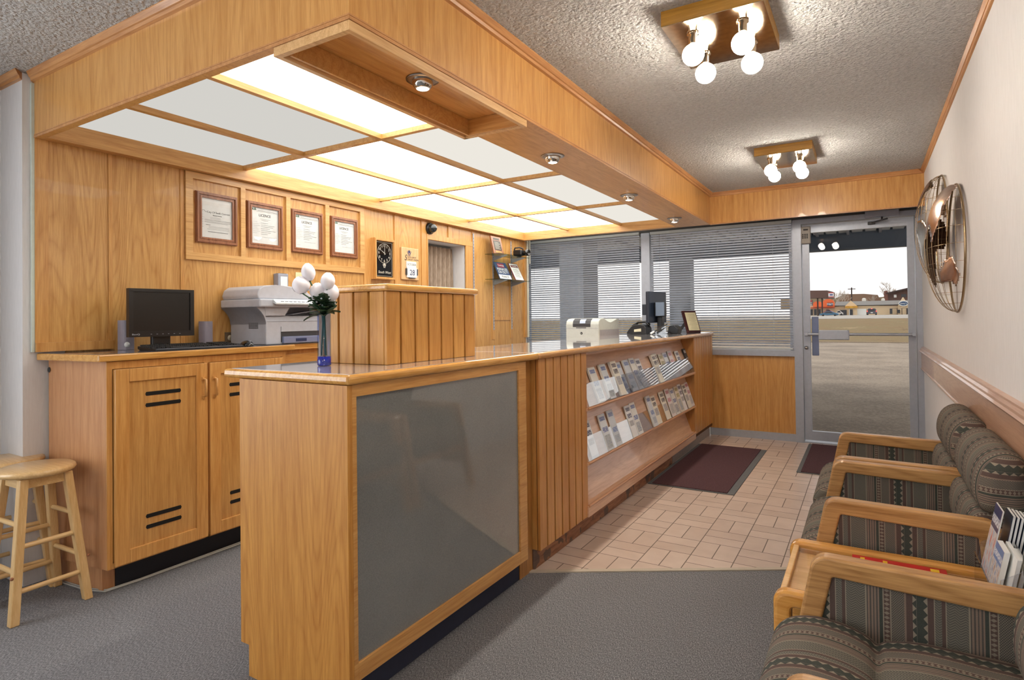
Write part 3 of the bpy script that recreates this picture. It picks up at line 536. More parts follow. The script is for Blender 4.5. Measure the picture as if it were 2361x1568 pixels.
def onlean(y0, y1, xb, z0, h, lean, a0, a1, b0, b1, d=.001, t_=.001):
    Y0 = y0 + (y1 - y0) * a0; Y1 = y0 + (y1 - y0) * a1; n = Vector((h, 0, lean)).normalized() * d
    q = lambda b: (xb - lean * b + n.x, z0 + h * b + n.z); (xa, za), (xc, zc_) = q(b0), q(b1); n2 = n.normalized() * t_
    vs = [(xa, Y0, za), (xa, Y1, za), (xc, Y1, zc_), (xc, Y0, zc_)]; return vs + [(v[0] - n2.x, v[1], v[2] - n2.z) for v in vs]
MB().add(onlean(5.08, 5.27, -3.25, 1.8845, .185, .045, .14, .86, .22, .76), BX).add(onlean(5.08, 5.27, -3.25, 1.8845, .185, .045, .2, .8, .80, .92), BX).build('plate', plain('dark_plate', (62, 58, 50), .3, .6), t)
MB().add(onlean(5.08, 5.27, -3.25, 1.8845, .185, .045, .2, .8, .08, .17), BX).build('plate', plain('gold_plate', (176, 150, 96), .3, .7), t)
m = MB(); [m.add(onlean(5.08, 5.27, -3.25, 1.8845, .185, .045, .24, .76 - .1 * (k % 2), .30 + .07 * k, .315 + .07 * k, .0018), BX) for k in range(6)]; m.build('engraved_lines', Silver, t)
t = thing('surveillance_camera', 'black camera at the window end of the upper glass shelf', 'camera', (-3.26, 5.6, 1.885))
MB().box(-3.31, -3.20, 5.545, 5.635, 1.900, 1.965, .014).box(-3.28, -3.23, 5.58, 5.60, 1.885, 1.902).build('body', Black, t); MB().lathe([(.030, 0), (.034, .03), (.036, .062), (.030, .064), (.028, .040), (.0001, .036)], (-3.20, 5.60, 1.932), 20, 'x').build('lens', plain('lens_black', (14, 15, 18), .08, coat=.6), t)
MB().tube([(-3.30, 5.56, 1.962), (-3.29, 5.56, 1.988), (-3.24, 5.585, 1.992), (-3.21, 5.61, 1.975)], .008, 8).build('handle', Black, t)
t = thing('duty_sign', 'blue manager on duty sign leaning on the lower glass shelf', 'sign', (-3.24, 5.29, 1.627)); A = (5.165, 5.405, -3.235, 1.627, .185, .085); A5 = A
Blue = plain('navy_card', (40, 66, 106), .5); RedL = plain('crimson_label', (150, 44, 70), .5); Maroon = plain('maroon_card', (112, 36, 48), .5)
MB().add(leaning(*A, .008), BX).build('card', Blue, t); MB().add(onlean(*A, .02, .98, .03, .27), BX).build('name_strip', Paper, t); MB().add(onlean(*A, .22, .75, .70, .93), BX).build('logo_label', RedL, t)
sl = Vector((-.085, 0, .185)).normalized(); pt = lambda b, d=.0012: Vector((A[2] - A[5] * b, 0, A[3] + A[4] * b)) + Vector((.185, 0, .085)).normalized() * d
for b_, s_, tx_, mt in ((.585, .043, 'MANAGER', Paper), (.41, .045, 'ON DUTY', Paper), (.15, .036, 'FRANCIS', InkD), (.815, .026, 'Travelodge', Paper)):
    p = pt(b_, .0014); p.y = 5.285; textmesh('lettering', tx_, s_, face(p, RTX, sl), mt, t, sx=1.0)
t = thing('notice_card', 'white printed notice with a maroon border leaning on the lower glass shelf', 'notice', (-3.22, 5.54, 1.627)); A = (5.445, 5.635, -3.215, 1.627, .190, .095)
MB().add(leaning(*A, .008), BX).build('card', Maroon, t); MB().add(onlean(*A, .05, .95, .03, .97), BX).build('paper', Paper, t); MB().add(onlean(*A, .14, .88, .76, .90, .002), BX).build('logo_label', Maroon, t)
pt = lambda b, d=.0026: Vector((A[2] - A[5] * b, 5.54, A[3] + A[4] * b)) + Vector((.19, 0, .095)).normalized() * d
textmesh('lettering', 'Travelodge', .023, face(pt(.83), RTX, Vector((-.095, 0, .19))), Paper, t)
m = MB(); [m.add(onlean(*A, .2, .82 - .06 * (k % 3), .20 + .055 * k, .212 + .055 * k, .002), BX) for k in range(9)]; m.build('printed_lines', Ink, t)

# ================================================================== COMPUTER DESK AND CABINETS
ZD = 1.080; XD = -2.92
t = thing('base_cabinet', 'tall oak base cabinet with slotted doors under the computer, by the stools', 'cabinet', (-3.2, 1.35, 0))
MB().prism([(-3.36, 1.285), (XD - .005, 1.335), (XD - .005, 1.353), (-3.36, 1.303)], 'z', .115, 1.047).prism([(-3.36, 1.293), (-2.995, 1.348), (-2.995, 1.40), (-3.36, 1.35)], 'z', 0, .115).build('side_panel', wood('pinkish_oak_side', (206, 156, 112), (176, 122, 80), 'z', .32, figure=.5), t)
MB().box(-3.30, -2.935, 1.36, 2.26, .115, 1.03).build('body', Oak['z'], t)
MB().box(XD - .018, XD, 1.335, 1.358, .115, 1.045).box(XD - .018, XD, 2.262, 2.285, .115, 1.045).box(XD - .018, XD, 1.358, 2.262, 1.012, 1.045).box(XD - .018, XD, 1.790, 1.812, .115, 1.012).box(XD - .018, XD, 1.358, 2.262, .115, .14).build('face_frame', Oak['z'], t)
MB().box(-3.0, -2.985, 1.40, 2.26, 0, .115).build('kick', KickBlack, t)
MB().lathe([(.012, 0), (.013, .0015), (.0001, .0015)], (-3.355, 1.2825, 1.0), 14, 'y').build('cord_hole', InkD, t)
def cabdoor(y0, y1, z0, z1, hy, slots, parent):
    w = .060; d = MB(); X0, X1 = XD + .001, XD + .021
    rect = lambda k: [(y0 + k, z0 + k), (y1 - k, z0 + k), (y1 - k, z1 - k), (y0 + k, z1 - k)]
    d.box(X0, X1, y0, y0 + w, z0, z1, .003).box(X0, X1, y1 - w, y1, z0, z1, .003).box(X0, X1, y0 + w, y1 - w, z1 - w, z1, .002).box(X0, X1, y0 + w, y1 - w, z0, z0 + w, .002)
    dd = d.build('door', Oak['z'], parent); MB().box(X0, X0 + .010, y0 + w - .004, y1 - w + .004, z0 + w - .004, z1 - w + .004).build('door_panel', wood('oak_door_panel', (208, 160, 96), (172, 120, 62), 'z', .3, figure=1.3), dd)
    for (a, b_, zz) in slots:
        MB().prism([(a, zz), (a + .004, zz - .009), (b_ - .004, zz - .009), (b_, zz), (b_ - .004, zz + .009), (a + .004, zz + .009)], 'x', X0 + .006, X0 + .0115).build('vent_slot', plain('slot_black', (14, 12, 10), .9), dd)
    MB().tube([(X1, hy, .93), (X1 + .022, hy, .925), (X1 + .024, hy, .885), (X1 + .022, hy, .845), (X1, hy, .84)], [.007, .0065, .006, .0065, .007], 8).box(X1, X1 + .006, hy - .009, hy + .009, .925, .94).box(X1, X1 + .006, hy - .009, hy + .009, .83, .845).build('handle', Oak['z'], dd)
slotz = (.885, .832, .312, .262)
cabdoor(1.360, 1.795, .125, 1.010, 1.772, [(1.494, 1.662, z) for z in slotz], t); cabdoor(1.807, 2.255, .125, 1.010, 1.830, [(1.92, 2.09, z) for z in slotz], t)
t = thing('base_cabinet', 'second oak base cabinet with a drawer, set back under the printer', 'cabinet', (-3.15, 2.5, 0))
MB().box(-3.36, -3.0, 2.29, 4.05, 0, 1.047).build('body', Oak['z'], t); MB().box(-3.0, -2.982, 2.33, 2.86, .87, 1.02, .003).build('drawer', Oak['y'], t); MB().box(-3.0, -2.982, 2.33, 2.86, .12, .85, .003).build('door', Oak['z'], t)
t = thing('computer_desk_top', 'oak-edged worktop carrying the computer and the printer', 'worktop', (-3.15, 1.8, 1.047))
MB().prism([(-3.368, 1.238), (-2.896, 1.292), (-2.896, 2.335), (-2.965, 2.335), (-2.965, 4.1), (-3.368, 4.1)], 'z', 1.048, 1.0795, .006).build('edge', OakEdge['y'], t)
MB().prism([(-3.367, 1.262), (-2.918, 1.312), (-2.918, 2.31), (-2.985, 2.31), (-2.985, 4.08), (-3.367, 4.08)], 'z', 1.0797, 1.0805).build('laminate_top', laminate('grey_desk_laminate', (112, 112, 122), (140, 140, 148), .22), t)
m = MB(); m.tube([(-3.32, 1.30, .006), (-3.08, 1.325, .006), (-2.985, 1.36, .006), (-2.972, 1.5, .006), (-2.975, 2.2, .006)], .004, 6).tube([(-3.32, 1.29, .005), (-3.07, 1.315, .005), (-2.975, 1.35, .005), (-2.962, 1.5, .005), (-2.955, 2.2, .005)], .004, 6)
o = m.build('power_cable', plain('grey_cable', (170, 170, 165), .5)); rehome(o, (-3.0, 1.5, .005)); tag(o, 'pale grey cable lying along the foot of the oak cabinet', 'cable', kind='thing')
# monitor
t = thing('computer_monitor', 'black flat-screen computer monitor standing on the desk', 'monitor', (-3.14, 1.69, 1.081))
def rot_add(mb, deg, c):
    a = math.radians(deg); ca, sa = math.cos(a), math.sin(a); mb.v = [(c[0] + (v[0] - c[0]) * ca - (v[1] - c[1]) * sa, c[1] + (v[0] - c[0]) * sa + (v[1] - c[1]) * ca, v[2]) for v in mb.v]; return mb
cc = (-3.13, 1.69); TW = -4
rot_add(MB().ring([(1.531, 1.148), (1.849, 1.148), (1.849, 1.392), (1.531, 1.392)], [(1.551, 1.176), (1.829, 1.176), (1.829, 1.376), (1.551, 1.376)], 'x', -3.145, -3.115).box(-3.170, -3.130, 1.545, 1.835, 1.16, 1.38, .008), TW, cc).build('housing', Black, t)
rot_add(MB().box(-3.129, -3.121, 1.551, 1.829, 1.176, 1.376), TW, cc).build('screen', Screen, t)
rot_add(MB().box(-3.17, -3.14, 1.65, 1.74, 1.10, 1.16, .006).lathe([(.09, 1.0815), (.092, 1.090), (.05, 1.098), (.03, 1.11)], (-3.15, 1.69, 0), 28), TW, cc).build('stand', Black, t)
o = textmesh('lettering', 'BenQ', .011, Matrix.Translation((cc[0], cc[1], 0)) @ Matrix.Rotation(math.radians(TW), 4, 'Z') @ Matrix.Translation((-cc[0], -cc[1], 0)) @ face((-3.1146, 1.562, 1.161), RTX, UPZ), LGrey, t, sx=1.4)
m = MB(); [m.box(-3.1148, -3.1142, 1.63 + k * .028, 1.637 + k * .028, 1.160, 1.162) for k in range(6)]; rot_add(m, TW, cc).build('button', MGrey, t)
# speakers
for (x, y, lab, hh) in ((-3.27, 1.585, 'grey desktop speaker between the oak wall corner and the monitor', .152), (-3.27, 2.015, 'grey desktop speaker between the monitor and the printer', .142)):
    t = thing('desktop_speaker', lab, 'speaker', (x, y, 1.081), 'pair of desktop speakers'); c2 = (x, y)
    a = MB(); a.prism([(x - .015 + .028 * math.sin(q * PI / 10 * 1.0 + 0), y - .036 + .072 * q / 10) for q in range(11)] + [(x - .02, y + .036), (x - .02, y - .036)], 'z', 1.0815, 1.0815 + hh); rot_add(a, -28, c2); a.build('grille', SpkGrey, t)
    a = MB().box(x - .075, x - .0205, y - .034, y + .034, 1.0815, 1.0815 + hh - .006, .004); rot_add(a, -28, c2).build('housing', Black, t)
    if y < 1.7: MB().lathe([(.014, 0), (.013, .004), (.006, .012), (.0001, .013)], (x + .016, y - .002, 1.108), 16, 'x').build('volume_dial', Paper, t)
# keyboard and mouse
t = thing('keyboard', 'black computer keyboard with a grey rim on the desk', 'keyboard', (-3.05, 1.82, 1.081)); K = (-3.06, 1.81); A = -2
rot_add(MB().prism([(-3.135, 1.087), (-3.135, 1.102), (-2.985, 1.090), (-2.955, 1.086), (-2.955, 1.0815), (-3.11, 1.0815)], 'y', 1.575, 2.045, .002), A, K).build('case', Black, t)
rot_add(MB().box(-2.972, -2.962, 1.585, 2.035, 1.0885, 1.0900).box(-3.134, -3.126, 1.585, 2.035, 1.1015, 1.1035), A, K).build('rim', MGrey, t)
for r in range(6):
    for c_ in range(21):
        if (r == 5 and 4 < c_ < 9) or (c_ in (15, 17) and r < 9 and c_ == 15): continue
        m = MB(); xx = -3.118 + r * .022; yy = 1.592 + c_ * .0212; zz = 1.1005 - r * .0022; w = .0085 if c_ != 14 else .009
        if r == 5 and c_ == 4: m.box(xx - .008, xx + .008, yy - w, yy + .0212 * 4 + w, zz, zz + .008, .002)
        else: m.box(xx - .008, xx + .008, yy - w, yy + w, zz, zz + .008)
        NK = globals().get('NK', 0) + 1; KM = plain('key_black', (34, 34, 36), .5)
        if NK <= 100: rot_add(m, A, K).build('key', KM, t)
        else:
            KEYS = globals().get('KEYS') or MB(); b0 = len(KEYS.v); KEYS.v += m.v; KEYS.f += [[b0 + i for i in f] for f in m.f]
tag(rot_add(KEYS, A, K).build('key', KM, t), kind='stuff')
t = thing('computer_mouse', 'black computer mouse beside the keyboard', 'mouse', (-3.0, 2.085, 1.081)); MB().sphere((-3.0, 2.09, 1.0825), .036, 1.3, .85, .85, 20, 12).build('body', plain('gloss_black', (16, 16, 18), .12, coat=.5), t)
bpy.context.view_layer.update(); mo = t.children[0]
bm = bmesh.new(); bm.from_mesh(mo.data); bmesh.ops.bisect_plane(bm, geom=list(bm.verts) + list(bm.edges) + list(bm.faces), plane_co=(0, 0, .001), plane_no=(0, 0, -1), clear_outer=True); bm.to_mesh(mo.data); bm.free()
MB().box(-2.985, -2.968, 2.086, 2.094, 1.104, 1.112, .002).build('scroll_wheel', MGrey, t)
# multifunction printer
t = thing('multifunction_printer', 'large pale grey multifunction printer with a scanner lid on the worktop', 'printer', (-3.17, 2.43, 1.081)); x0, x1, y0, y1 = -3.34, -3.00, 2.215, 2.66; z0 = 1.0815
MB().prism([(x0 + .0, z0), (x1, z0), (x1, z0 + .135), (x1 - .02, z0 + .17), (x0, z0 + .17)], 'y', y0, y1, .006).build('body', LGrey, t)
# front opening, drawer
MB().box(x1 + .0005, x1 + .002, y0 + .10, y1 - .05, z0 + .012, z0 + .105).build('front_recess', DarkGrey, t); MB().box(x1 + .002, x1 + .006, y0 + .10, y1 - .05, z0 + .075, z0 + .105).build('output_flap', LGrey, t)
MB().box(x1 + .002, x1 + .022, y0 + .105, y1 - .055, z0 + .004, z0 + .045, .004).build('paper_tray', plain('blue_grey_tray', (124, 134, 168), .35), t); MB().box(x1 + .0225, x1 + .024, y0 + .19, y0 + .27, z0 + .014, z0 + .032).build('tray_handle', NavyP, t)
MB().box(x1 + .0005, x1 + .002, y0 + .001, y1 - .001, z0 + .1355, z0 + .1375).build('seam', MGrey, t)
m = MB()
def blend(u, v):   # flared neck on the side
    z = z0 + .12 + .10 * v; w = .001 + .062 * (v ** 2.2); return (x0 + (x1 + .0 - x0) * u, y0 - w, z)
m.sheet(blend, 2, 8); m.prism([(y0 + .001, z0 + .12)] + [(y0 - .001 - .062 * (q / 8) ** 2.2, z0 + .12 + .10 * q / 8) for q in range(9)] + [(y0 + .001, z0 + .22)], 'x', x0, x1 - .005); m.build('neck', LGrey, t)
MB().prism([(y0 - .002, z0 + .17), (y0 + .13, z0 + .17), (y0 + .17, z0 + .222), (y0 - .002, z0 + .222)], 'x', x0 + .01, x1 - .002).box(x0, x1 - .14, y0 + .13, y1, z0 + .17, z0 + .222).box(x0, x1, y1 - .02, y1, z0 + .17, z0 + .222).build('output_bay', LGrey, t)
MB().add([(x1 - .13, y0 + .18, z0 + .172), (x1 + .01, y0 + .18, z0 + .176), (x1 + .01, y1 - .06, z0 + .205), (x1 - .13, y1 - .06, z0 + .20), (x1 - .13, y0 + .18, z0 + .176), (x1 + .01, y0 + .18, z0 + .180), (x1 + .01, y1 - .06, z0 + .209), (x1 - .13, y1 - .06, z0 + .204)], [(3, 2, 1, 0), (4, 5, 6, 7), (0, 1, 5, 4), (1, 2, 6, 5), (2, 3, 7, 6), (3, 0, 4, 7)]).build('output_tray', MGrey, t)
MB().box(x0, x1 + .035, y0 - .065, y1 + .01, z0 + .2205, z0 + .268, .008).build('scanner', LGrey, t)
MB().prism([(x1 + .035, z0 + .245), (x1 + .065, z0 + .235), (x1 + .065, z0 + .245), (x1 + .035, z0 + .268)], 'y', y0 + .02, y1, .002).build('control_panel', plain('pale_panel', (214, 220, 222), .35), t)
m = MB(); [m.box(x1 + .048, x1 + .058, y0 + .06 + k * .03, y0 + .08 + k * .03, z0 + .252, z0 + .255) for k in range(11)]; m.build('control_button', MGrey, t)
MB().prism([(y0 - .055, z0 + .2685), (y0 - .062, z0 + .29), (y0 - .05, z0 + .325), (y0 - .02, z0 + .345), (y0 + .06, z0 + .352), (y0 + .20, z0 + .345), (y0 + .28, z0 + .325), (y0 + .32, z0 + .285), (y1 - .03, z0 + .282), (y1, z0 + .2685)], 'x', x0 + .01, x1 + .01, .006).build('document_feeder', plain('pale_grey_lid', (196, 198, 206), .4), t)
MB().prism([(y0 + .24, z0 + .325), (y1 + .02, z0 + .338), (y1 + .02, z0 + .344), (y0 + .22, z0 + .333)], 'x', x0 + .05, x1 - .04).build('input_tray', LGrey, t)
m = MB(); [m.box(x1 - .16 + i * .009, x1 - .154 + i * .009, y0 - .0015, y0 - .0003, z0 + .095 + j * .008, z0 + .100 + j * .008) for i in range(10) for j in range(6)]; m.build('side_grille', DarkGrey, t)

# ================================================================== STOOLS
def make_stool():
    t = thing('bar_stool', '', 'stool', (0, 0, 0), 'round wooden stools')
    MB().lathe([(.0001, .572), (.124, .572), (.136, .577), (.142, .587), (.139, .597), (.130, .602), (.0001, .602)], (0, 0, 0), 40).build('seat', Beech['x'], t)
    L = .080, .135
    for sx in (-1, 1):
        for sy in (-1, 1):
            m = MB(); a = Vector((sx * L[0], sy * L[0], .5715)); b_ = Vector((sx * L[1], sy * L[1], 0)); w = .0165; vs = []
            for p in (b_, a): vs += [(p.x + i * w, p.y + j * w, p.z) for j in (-1, 1) for i in (-1, 1)]
            m._bev(vs, [(0, 2, 3, 1), (4, 5, 7, 6), (0, 1, 5, 4), (2, 6, 7, 3), (0, 4, 6, 2), (1, 3, 7, 5)], .004, 2); lg = m.build('leg', Beech['z'], t)
            MB().sphere((sx * (L[1] - .0145 * 0) + sx * .017 - sx * .019, sy * (L[1] + .016) - sy * .012, .115 if sx < 0 else .19), .007, 1, 1, 1, 10, 6).build('screw_cap', Cherry['z'], lg)
    k = lambda z: L[1] + (L[0] - L[1]) * z / .5715
    for sy in (-1, 1):
        for z in (.20, .385): q = k(z); MB().tube([(-q + .012, sy * q, z), (q - .012, sy * q, z)], .0105, 10).build('rung', Beech['x'], t)
        for z in (.125, .30): q = k(z); MB().tube([(sy * q, -q + .012, z), (sy * q, q - .012, z)], .0105, 10).build('rung', Beech['y'], t)
    q = k(.545) + .004; MB().ring([(-q, -q), (q, -q), (q, q), (-q, q)], [(-q + .016, -q + .016), (q - .016, -q + .016), (q - .016, q - .016), (-q + .016, q - .016)], 'z', .530, .5705).build('apron', Beech['x'], t)
    return t
st = make_stool(); st.location = (-3.115, 1.145, 0); st.rotation_euler = (0, 0, math.radians(2)); st['label'] = 'front wooden stool beside the end panel of the oak cabinet, fully in view'
s2 = copy_tree(st); s2.location = (-3.412, 1.140, 0); s2.rotation_euler = (0, 0, math.radians(-4)); s2['label'] = 'wooden stool half hidden behind another stool, against the white wall'

# ================================================================== RECEPTION COUNTERS
XC = -1.360; ZT = 1.053
def planks_y(m, x, y0, y1, z0, z1, n, gap=.012, th=.014):
    w = (y1 - y0 + gap) / n
    for i in range(n): m.box(x - th, x, y0 + i * w, y0 + (i + 1) * w - gap, z0, z1, .002)
    return m
t = thing('front_counter', 'near oak counter unit with a grey glossy panel in its face', 'counter', (-1.6, 1.85, 0))
MB().prism([(-1.886, .106), (-1.843, .106), (-1.843, 0), (-1.400, 0), (-1.400, .106), (XC + .001, .106), (XC + .001, 1.020), (-1.886, 1.020)], 'y', 1.284, 1.304, .0).build('end_panel', wood('front_end_oak', (208, 150, 72), (174, 112, 42), 'z', .5, figure=1.4, coat=0), t)
MB().box(-1.885, XC - .012, 1.304, 2.386, .106, 1.020).build('body', Oak['z'], t)
MB().box(XC - .012, XC + .001, 1.3045, 1.322, .106, 1.020).box(XC - .012, XC, 2.318, 2.386, .106, 1.020, .002).box(XC - .012, XC, 1.322, 2.318, .983, 1.020).box(XC - .012, XC, 1.322, 2.318, .106, .162, .002).build('face_frame', Oak['y'], t)
MB().box(XC - .0118, XC - .008, 1.322, 2.318, .162, .983).build('display_panel', GreyPanel, t)
MB().box(-1.843, -1.41, 1.304, 2.386, 0, .106).build('kick', plain('blue_grey_kick_carpet', (52, 56, 74), .95), t)
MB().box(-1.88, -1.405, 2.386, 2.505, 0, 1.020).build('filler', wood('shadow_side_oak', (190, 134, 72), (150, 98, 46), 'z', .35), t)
t = thing('counter_top', 'oak-edged speckled worktop of the near counter, carrying the vase and slatted box', 'worktop', (-1.65, 1.87, 1.02))
MB().box(-1.972, -1.343, 1.276, 2.488, 1.0215, 1.0525, .012, 3).build('edge', OakEdge['y'], t); MB().box(-1.950, -1.368, 1.300, 2.480, 1.0526, 1.0536).build('laminate_top', Laminate, t)
t = thing('counter_top', 'long oak-edged speckled worktop running to the window wall, with the phone on it', 'worktop', (-1.66, 4.4, 1.02))
MB().box(-1.985, -1.343, 2.492, 6.244, 1.0215, 1.0525, .012, 3).build('edge', wood('pale_worktop_edge', (214, 166, 112), (180, 128, 78), 'y', .18, coat=.6), t); MB().box(-1.975, -1.368, 2.505, 6.225, 1.0526, 1.0536).build('laminate_top', Laminate, t)
t = thing('reception_counter', 'long oak reception counter with slatted ends and a built-in brochure rack', 'counter', (-1.66, 4.4, 0))
MB().box(-1.96, -1.48, 2.51, 6.244, .10, 1.020).box(-1.48, -1.375, 2.51, 3.05, .10, 1.020).box(-1.48, -1.375, 5.52, 6.244, .10, 1.020).build('body', Oak['z'], t)
m = MB(); planks_y(m, XC, 2.506, 3.075, .10, 1.020, 7); m.build('slat_panel', OakSlat, t); m = MB(); planks_y(m, XC, 5.505, 6.244, .135, 1.020, 8); m.build('slat_panel', OakSlat, t)
MB().box(-1.376, -1.3745, 2.506, 3.05, .10, 1.02).build('slat_backing', Groove, t); MB().box(-1.376, -1.3745, 5.52, 6.244, .10, 1.02).build('slat_backing', Groove, t)
MB().box(-1.94, -1.400, 2.506, 4.88, 0, .0995).build('kick', KickWood, t); MB().box(-1.94, -1.400, 4.885, 6.244, 0, .0995).build('kick', KickStone, t)
MB().box(-1.4785, -1.362, 5.488, 5.504, .10, 1.0195).box(-1.4785, -1.362, 3.052, 3.060, .10, 1.0195).build('rack_side', wood('rack_side_oak', (196, 138, 76), (158, 104, 50), 'z', .35), t)
m = MB(); m.prism([(-1.479, 1.0195), (-1.479, .99), (-1.370, .708), (-1.352, .708), (-1.352, .692), (-1.452, .672), (-1.362, .402), (-1.352, .402), (-1.352, .386), (-1.462, .362), (-1.390, .165), (-1.352, .160), (-1.352, .10), (-1.4795, .10)], 'y', 3.062, 5.486); m.build('brochure_rack', OakRack, t)
m = MB(); [m.tube([(-1.353, 3.07, z), (-1.353, 5.48, z)], .0085, 8) for z in (.704, .398, .160)]; m.build('rack_lip', wood('rack_lip_oak', (216, 166, 126), (188, 134, 96), 'y', .3), t)
# acrylic fronts
for z, ya, yb in ((.714, 3.09, 3.93), (.714, 3.935, 4.30), (.714, 4.305, 5.47), (.408, 3.08, 4.235), (.408, 4.24, 4.66)):
    m = MB(); h = .125; x_ = -1.352; l_ = .042
    m.add([(x_, ya, z), (x_, yb, z), (x_ - l_, yb, z + h), (x_ - l_, ya, z + h), (x_ - .003, ya, z), (x_ - .003, yb, z), (x_ - l_ - .003, yb, z + h), (x_ - l_ - .003, ya, z + h)], BX); m.build('acrylic_front', Acrylic, t)
# brochures
def brochure_mat(k):
    n = NT('brochure_print_%s' % 'abcdefgh'[k]); uv = n.n.new('ShaderNodeUVMap'); sp = n.n.new('ShaderNodeSeparateXYZ'); n.l.new(uv.outputs[0], sp.inputs[0]); V = sp.outputs[1]; U = sp.outputs[0]
    paper = srgb(*((226, 226, 222), (214, 220, 226), (232, 228, 214), (206, 212, 220), (224, 214, 196), (232, 232, 234), (228, 220, 220), (60, 58, 62))[k]); ink = srgb(*((96, 112, 168), (84, 100, 160), (70, 60, 70), (110, 130, 180), (150, 140, 80), (58, 58, 90), (190, 110, 130), (220, 220, 220))[k])
    pic = n.ramp(n.noise(uv.outputs[0], 14, 3, .6), [(.3, srgb(*((74, 96, 130), (90, 110, 140), (96, 72, 60), (130, 160, 190), (120, 150, 180), (80, 80, 100), (170, 150, 140), (90, 90, 90))[k])), (.5, srgb(186, 190, 196)), (.72, srgb(*((120, 104, 84), (84, 100, 84), (150, 120, 96), (96, 130, 170), (100, 110, 70), (140, 110, 90), (200, 190, 180), (40, 40, 44))[k]))])
    rg = lambda a, b: n.math('MULTIPLY', n.math('GREATER_THAN', V, a), n.math('LESS_THAN', V, b)); cx = n.math('MULTIPLY', n.math('GREATER_THAN', U, .12), n.math('LESS_THAN', U, .88))
    a = [(.08, .38), (.05, .42), (.30, .55), (.1, .3), (.06, .5), (.35, .52), (.1, .45), (.2, .4)][k]
    body = n.mix(n.math('MULTIPLY', cx, rg(*a)), paper, pic)
    body = n.mix(n.math('MULTIPLY', cx, n.math('MULTIPLY', rg(a[1] + .08, a[1] + .22), n.math('GREATER_THAN', n.noise(uv.outputs[0], 22, 2), .44))), body, ink)
    body = n.mix(n.math('MULTIPLY', cx, n.math('MULTIPLY', rg(.82, .93), n.math('GREATER_THAN', n.noise(uv.outputs[0], 40, 1), .42))), body, ink)
    return n.pbr(body, .35)
BM = [brochure_mat(k) for k in range(8)]
T1 = [(3.248, 3.347, 0, 26), (3.419, 3.513, 1, 30), (3.597, 3.692, 2, 40), (3.714, 3.799, 3, 10), (3.835, 3.945, 3, 22), (3.985, 4.085, 0, 12), (4.098, 4.200, 5, 4), (4.428, 4.525, 2, 40), (4.532, 4.622, 2, 6), (4.652, 4.755, 4, 10), (4.775, 4.885, 1, 10), (4.912, 5.02, 6, 12), (5.115, 5.22, 5, 16), (5.385, 5.462, 7, 20)]
T2 = [(3.135, 3.235, 5, 4), (3.366, 3.470, 1, 14), (3.515, 3.612, 3, 14), (3.812, 3.912, 5, 16), (3.925, 4.026, 0, 14), (4.262, 4.352, 3, 26), (4.372, 4.475, 2, 14), (4.60, 4.715, 2, 14), (4.755, 4.865, 6, 12), (4.88, 4.985, 0, 14), (5.018, 5.12, 4, 14), (5.135, 5.23, 5, 8), (5.262, 5.362, 2, 14), (5.378, 5.478, 6, 4)]
words_ = ['white leaflet with blue print', 'pale blue leaflet with a picture', 'white leaflet with dark lettering', 'light blue leaflet', 'yellowish leaflet with a picture', 'plain white leaflet', 'pinkish white leaflet', 'black and white leaflet']
ordw = ['first', 'second', 'third', 'fourth', 'fifth', 'sixth', 'seventh', 'eighth', 'ninth', 'tenth', 'eleventh', 'twelfth', 'thirteenth', 'fourteenth']
for row, (zb, xb_, T) in enumerate(((.713, -1.3685, T1), (.407, -1.3605, T2))):
    for i, (ya, yb, k, th) in enumerate(T):
        h = .215 + .012 * ((i * 7) % 3) / 2; th = .55 * th / 1000; sl_ = ((.109 / .282), (.090 / .270))[row]; dx = -h * sl_ / math.sqrt(1 + sl_ * sl_); dz = h / math.sqrt(1 + sl_ * sl_); nx, nz = dz / h, -dx / h
        e = .0015; a = Vector((xb_ + nx * (th * .2 + e) * 1, 0, zb + nz * e)); n = Vector((nx, 0, nz)) * max(th * .8, .003); m = MB(); sk = .004 * math.sin(i * 2.3 + row)
        q = [Vector((a.x, ya, a.z)), Vector((a.x, yb, a.z)), Vector((a.x + dx, yb + sk, a.z + dz)), Vector((a.x + dx, ya + sk, a.z + dz))]
        t2 = thing('leaflet_stack', '%s, %s in the %s rack tier from the slatted end' % (words_[k], ordw[i], ('upper', 'lower')[row]), 'leaflets', q[0][:], 'leaflets in the %s tier of the brochure rack' % ('upper', 'lower')[row])
        m.add([p[:] for p in q] + [(p + n)[:] for p in q], [(3, 2, 1, 0), (0, 1, 5, 4), (1, 2, 6, 5), (2, 3, 7, 6), (3, 0, 4, 7)]); m.build('pages', Paper if k != 7 else DarkGrey, t2)
        c0 = [(p + n * 1.001)[:] for p in q]; c1 = [(p + n * 1.001 + n.normalized() * .0006)[:] for p in q]
        MB().add(c0 + c1, [(4, 5, 6, 7), (3, 2, 1, 0), (0, 1, 5, 4), (1, 2, 6, 5), (2, 3, 7, 6), (3, 0, 4, 7)], [[(0, 0), (1, 0), (1, 1), (0, 1)]] + [[(0.01, 0.01)] * 4] * 5).build('cover', BM[k], t2)
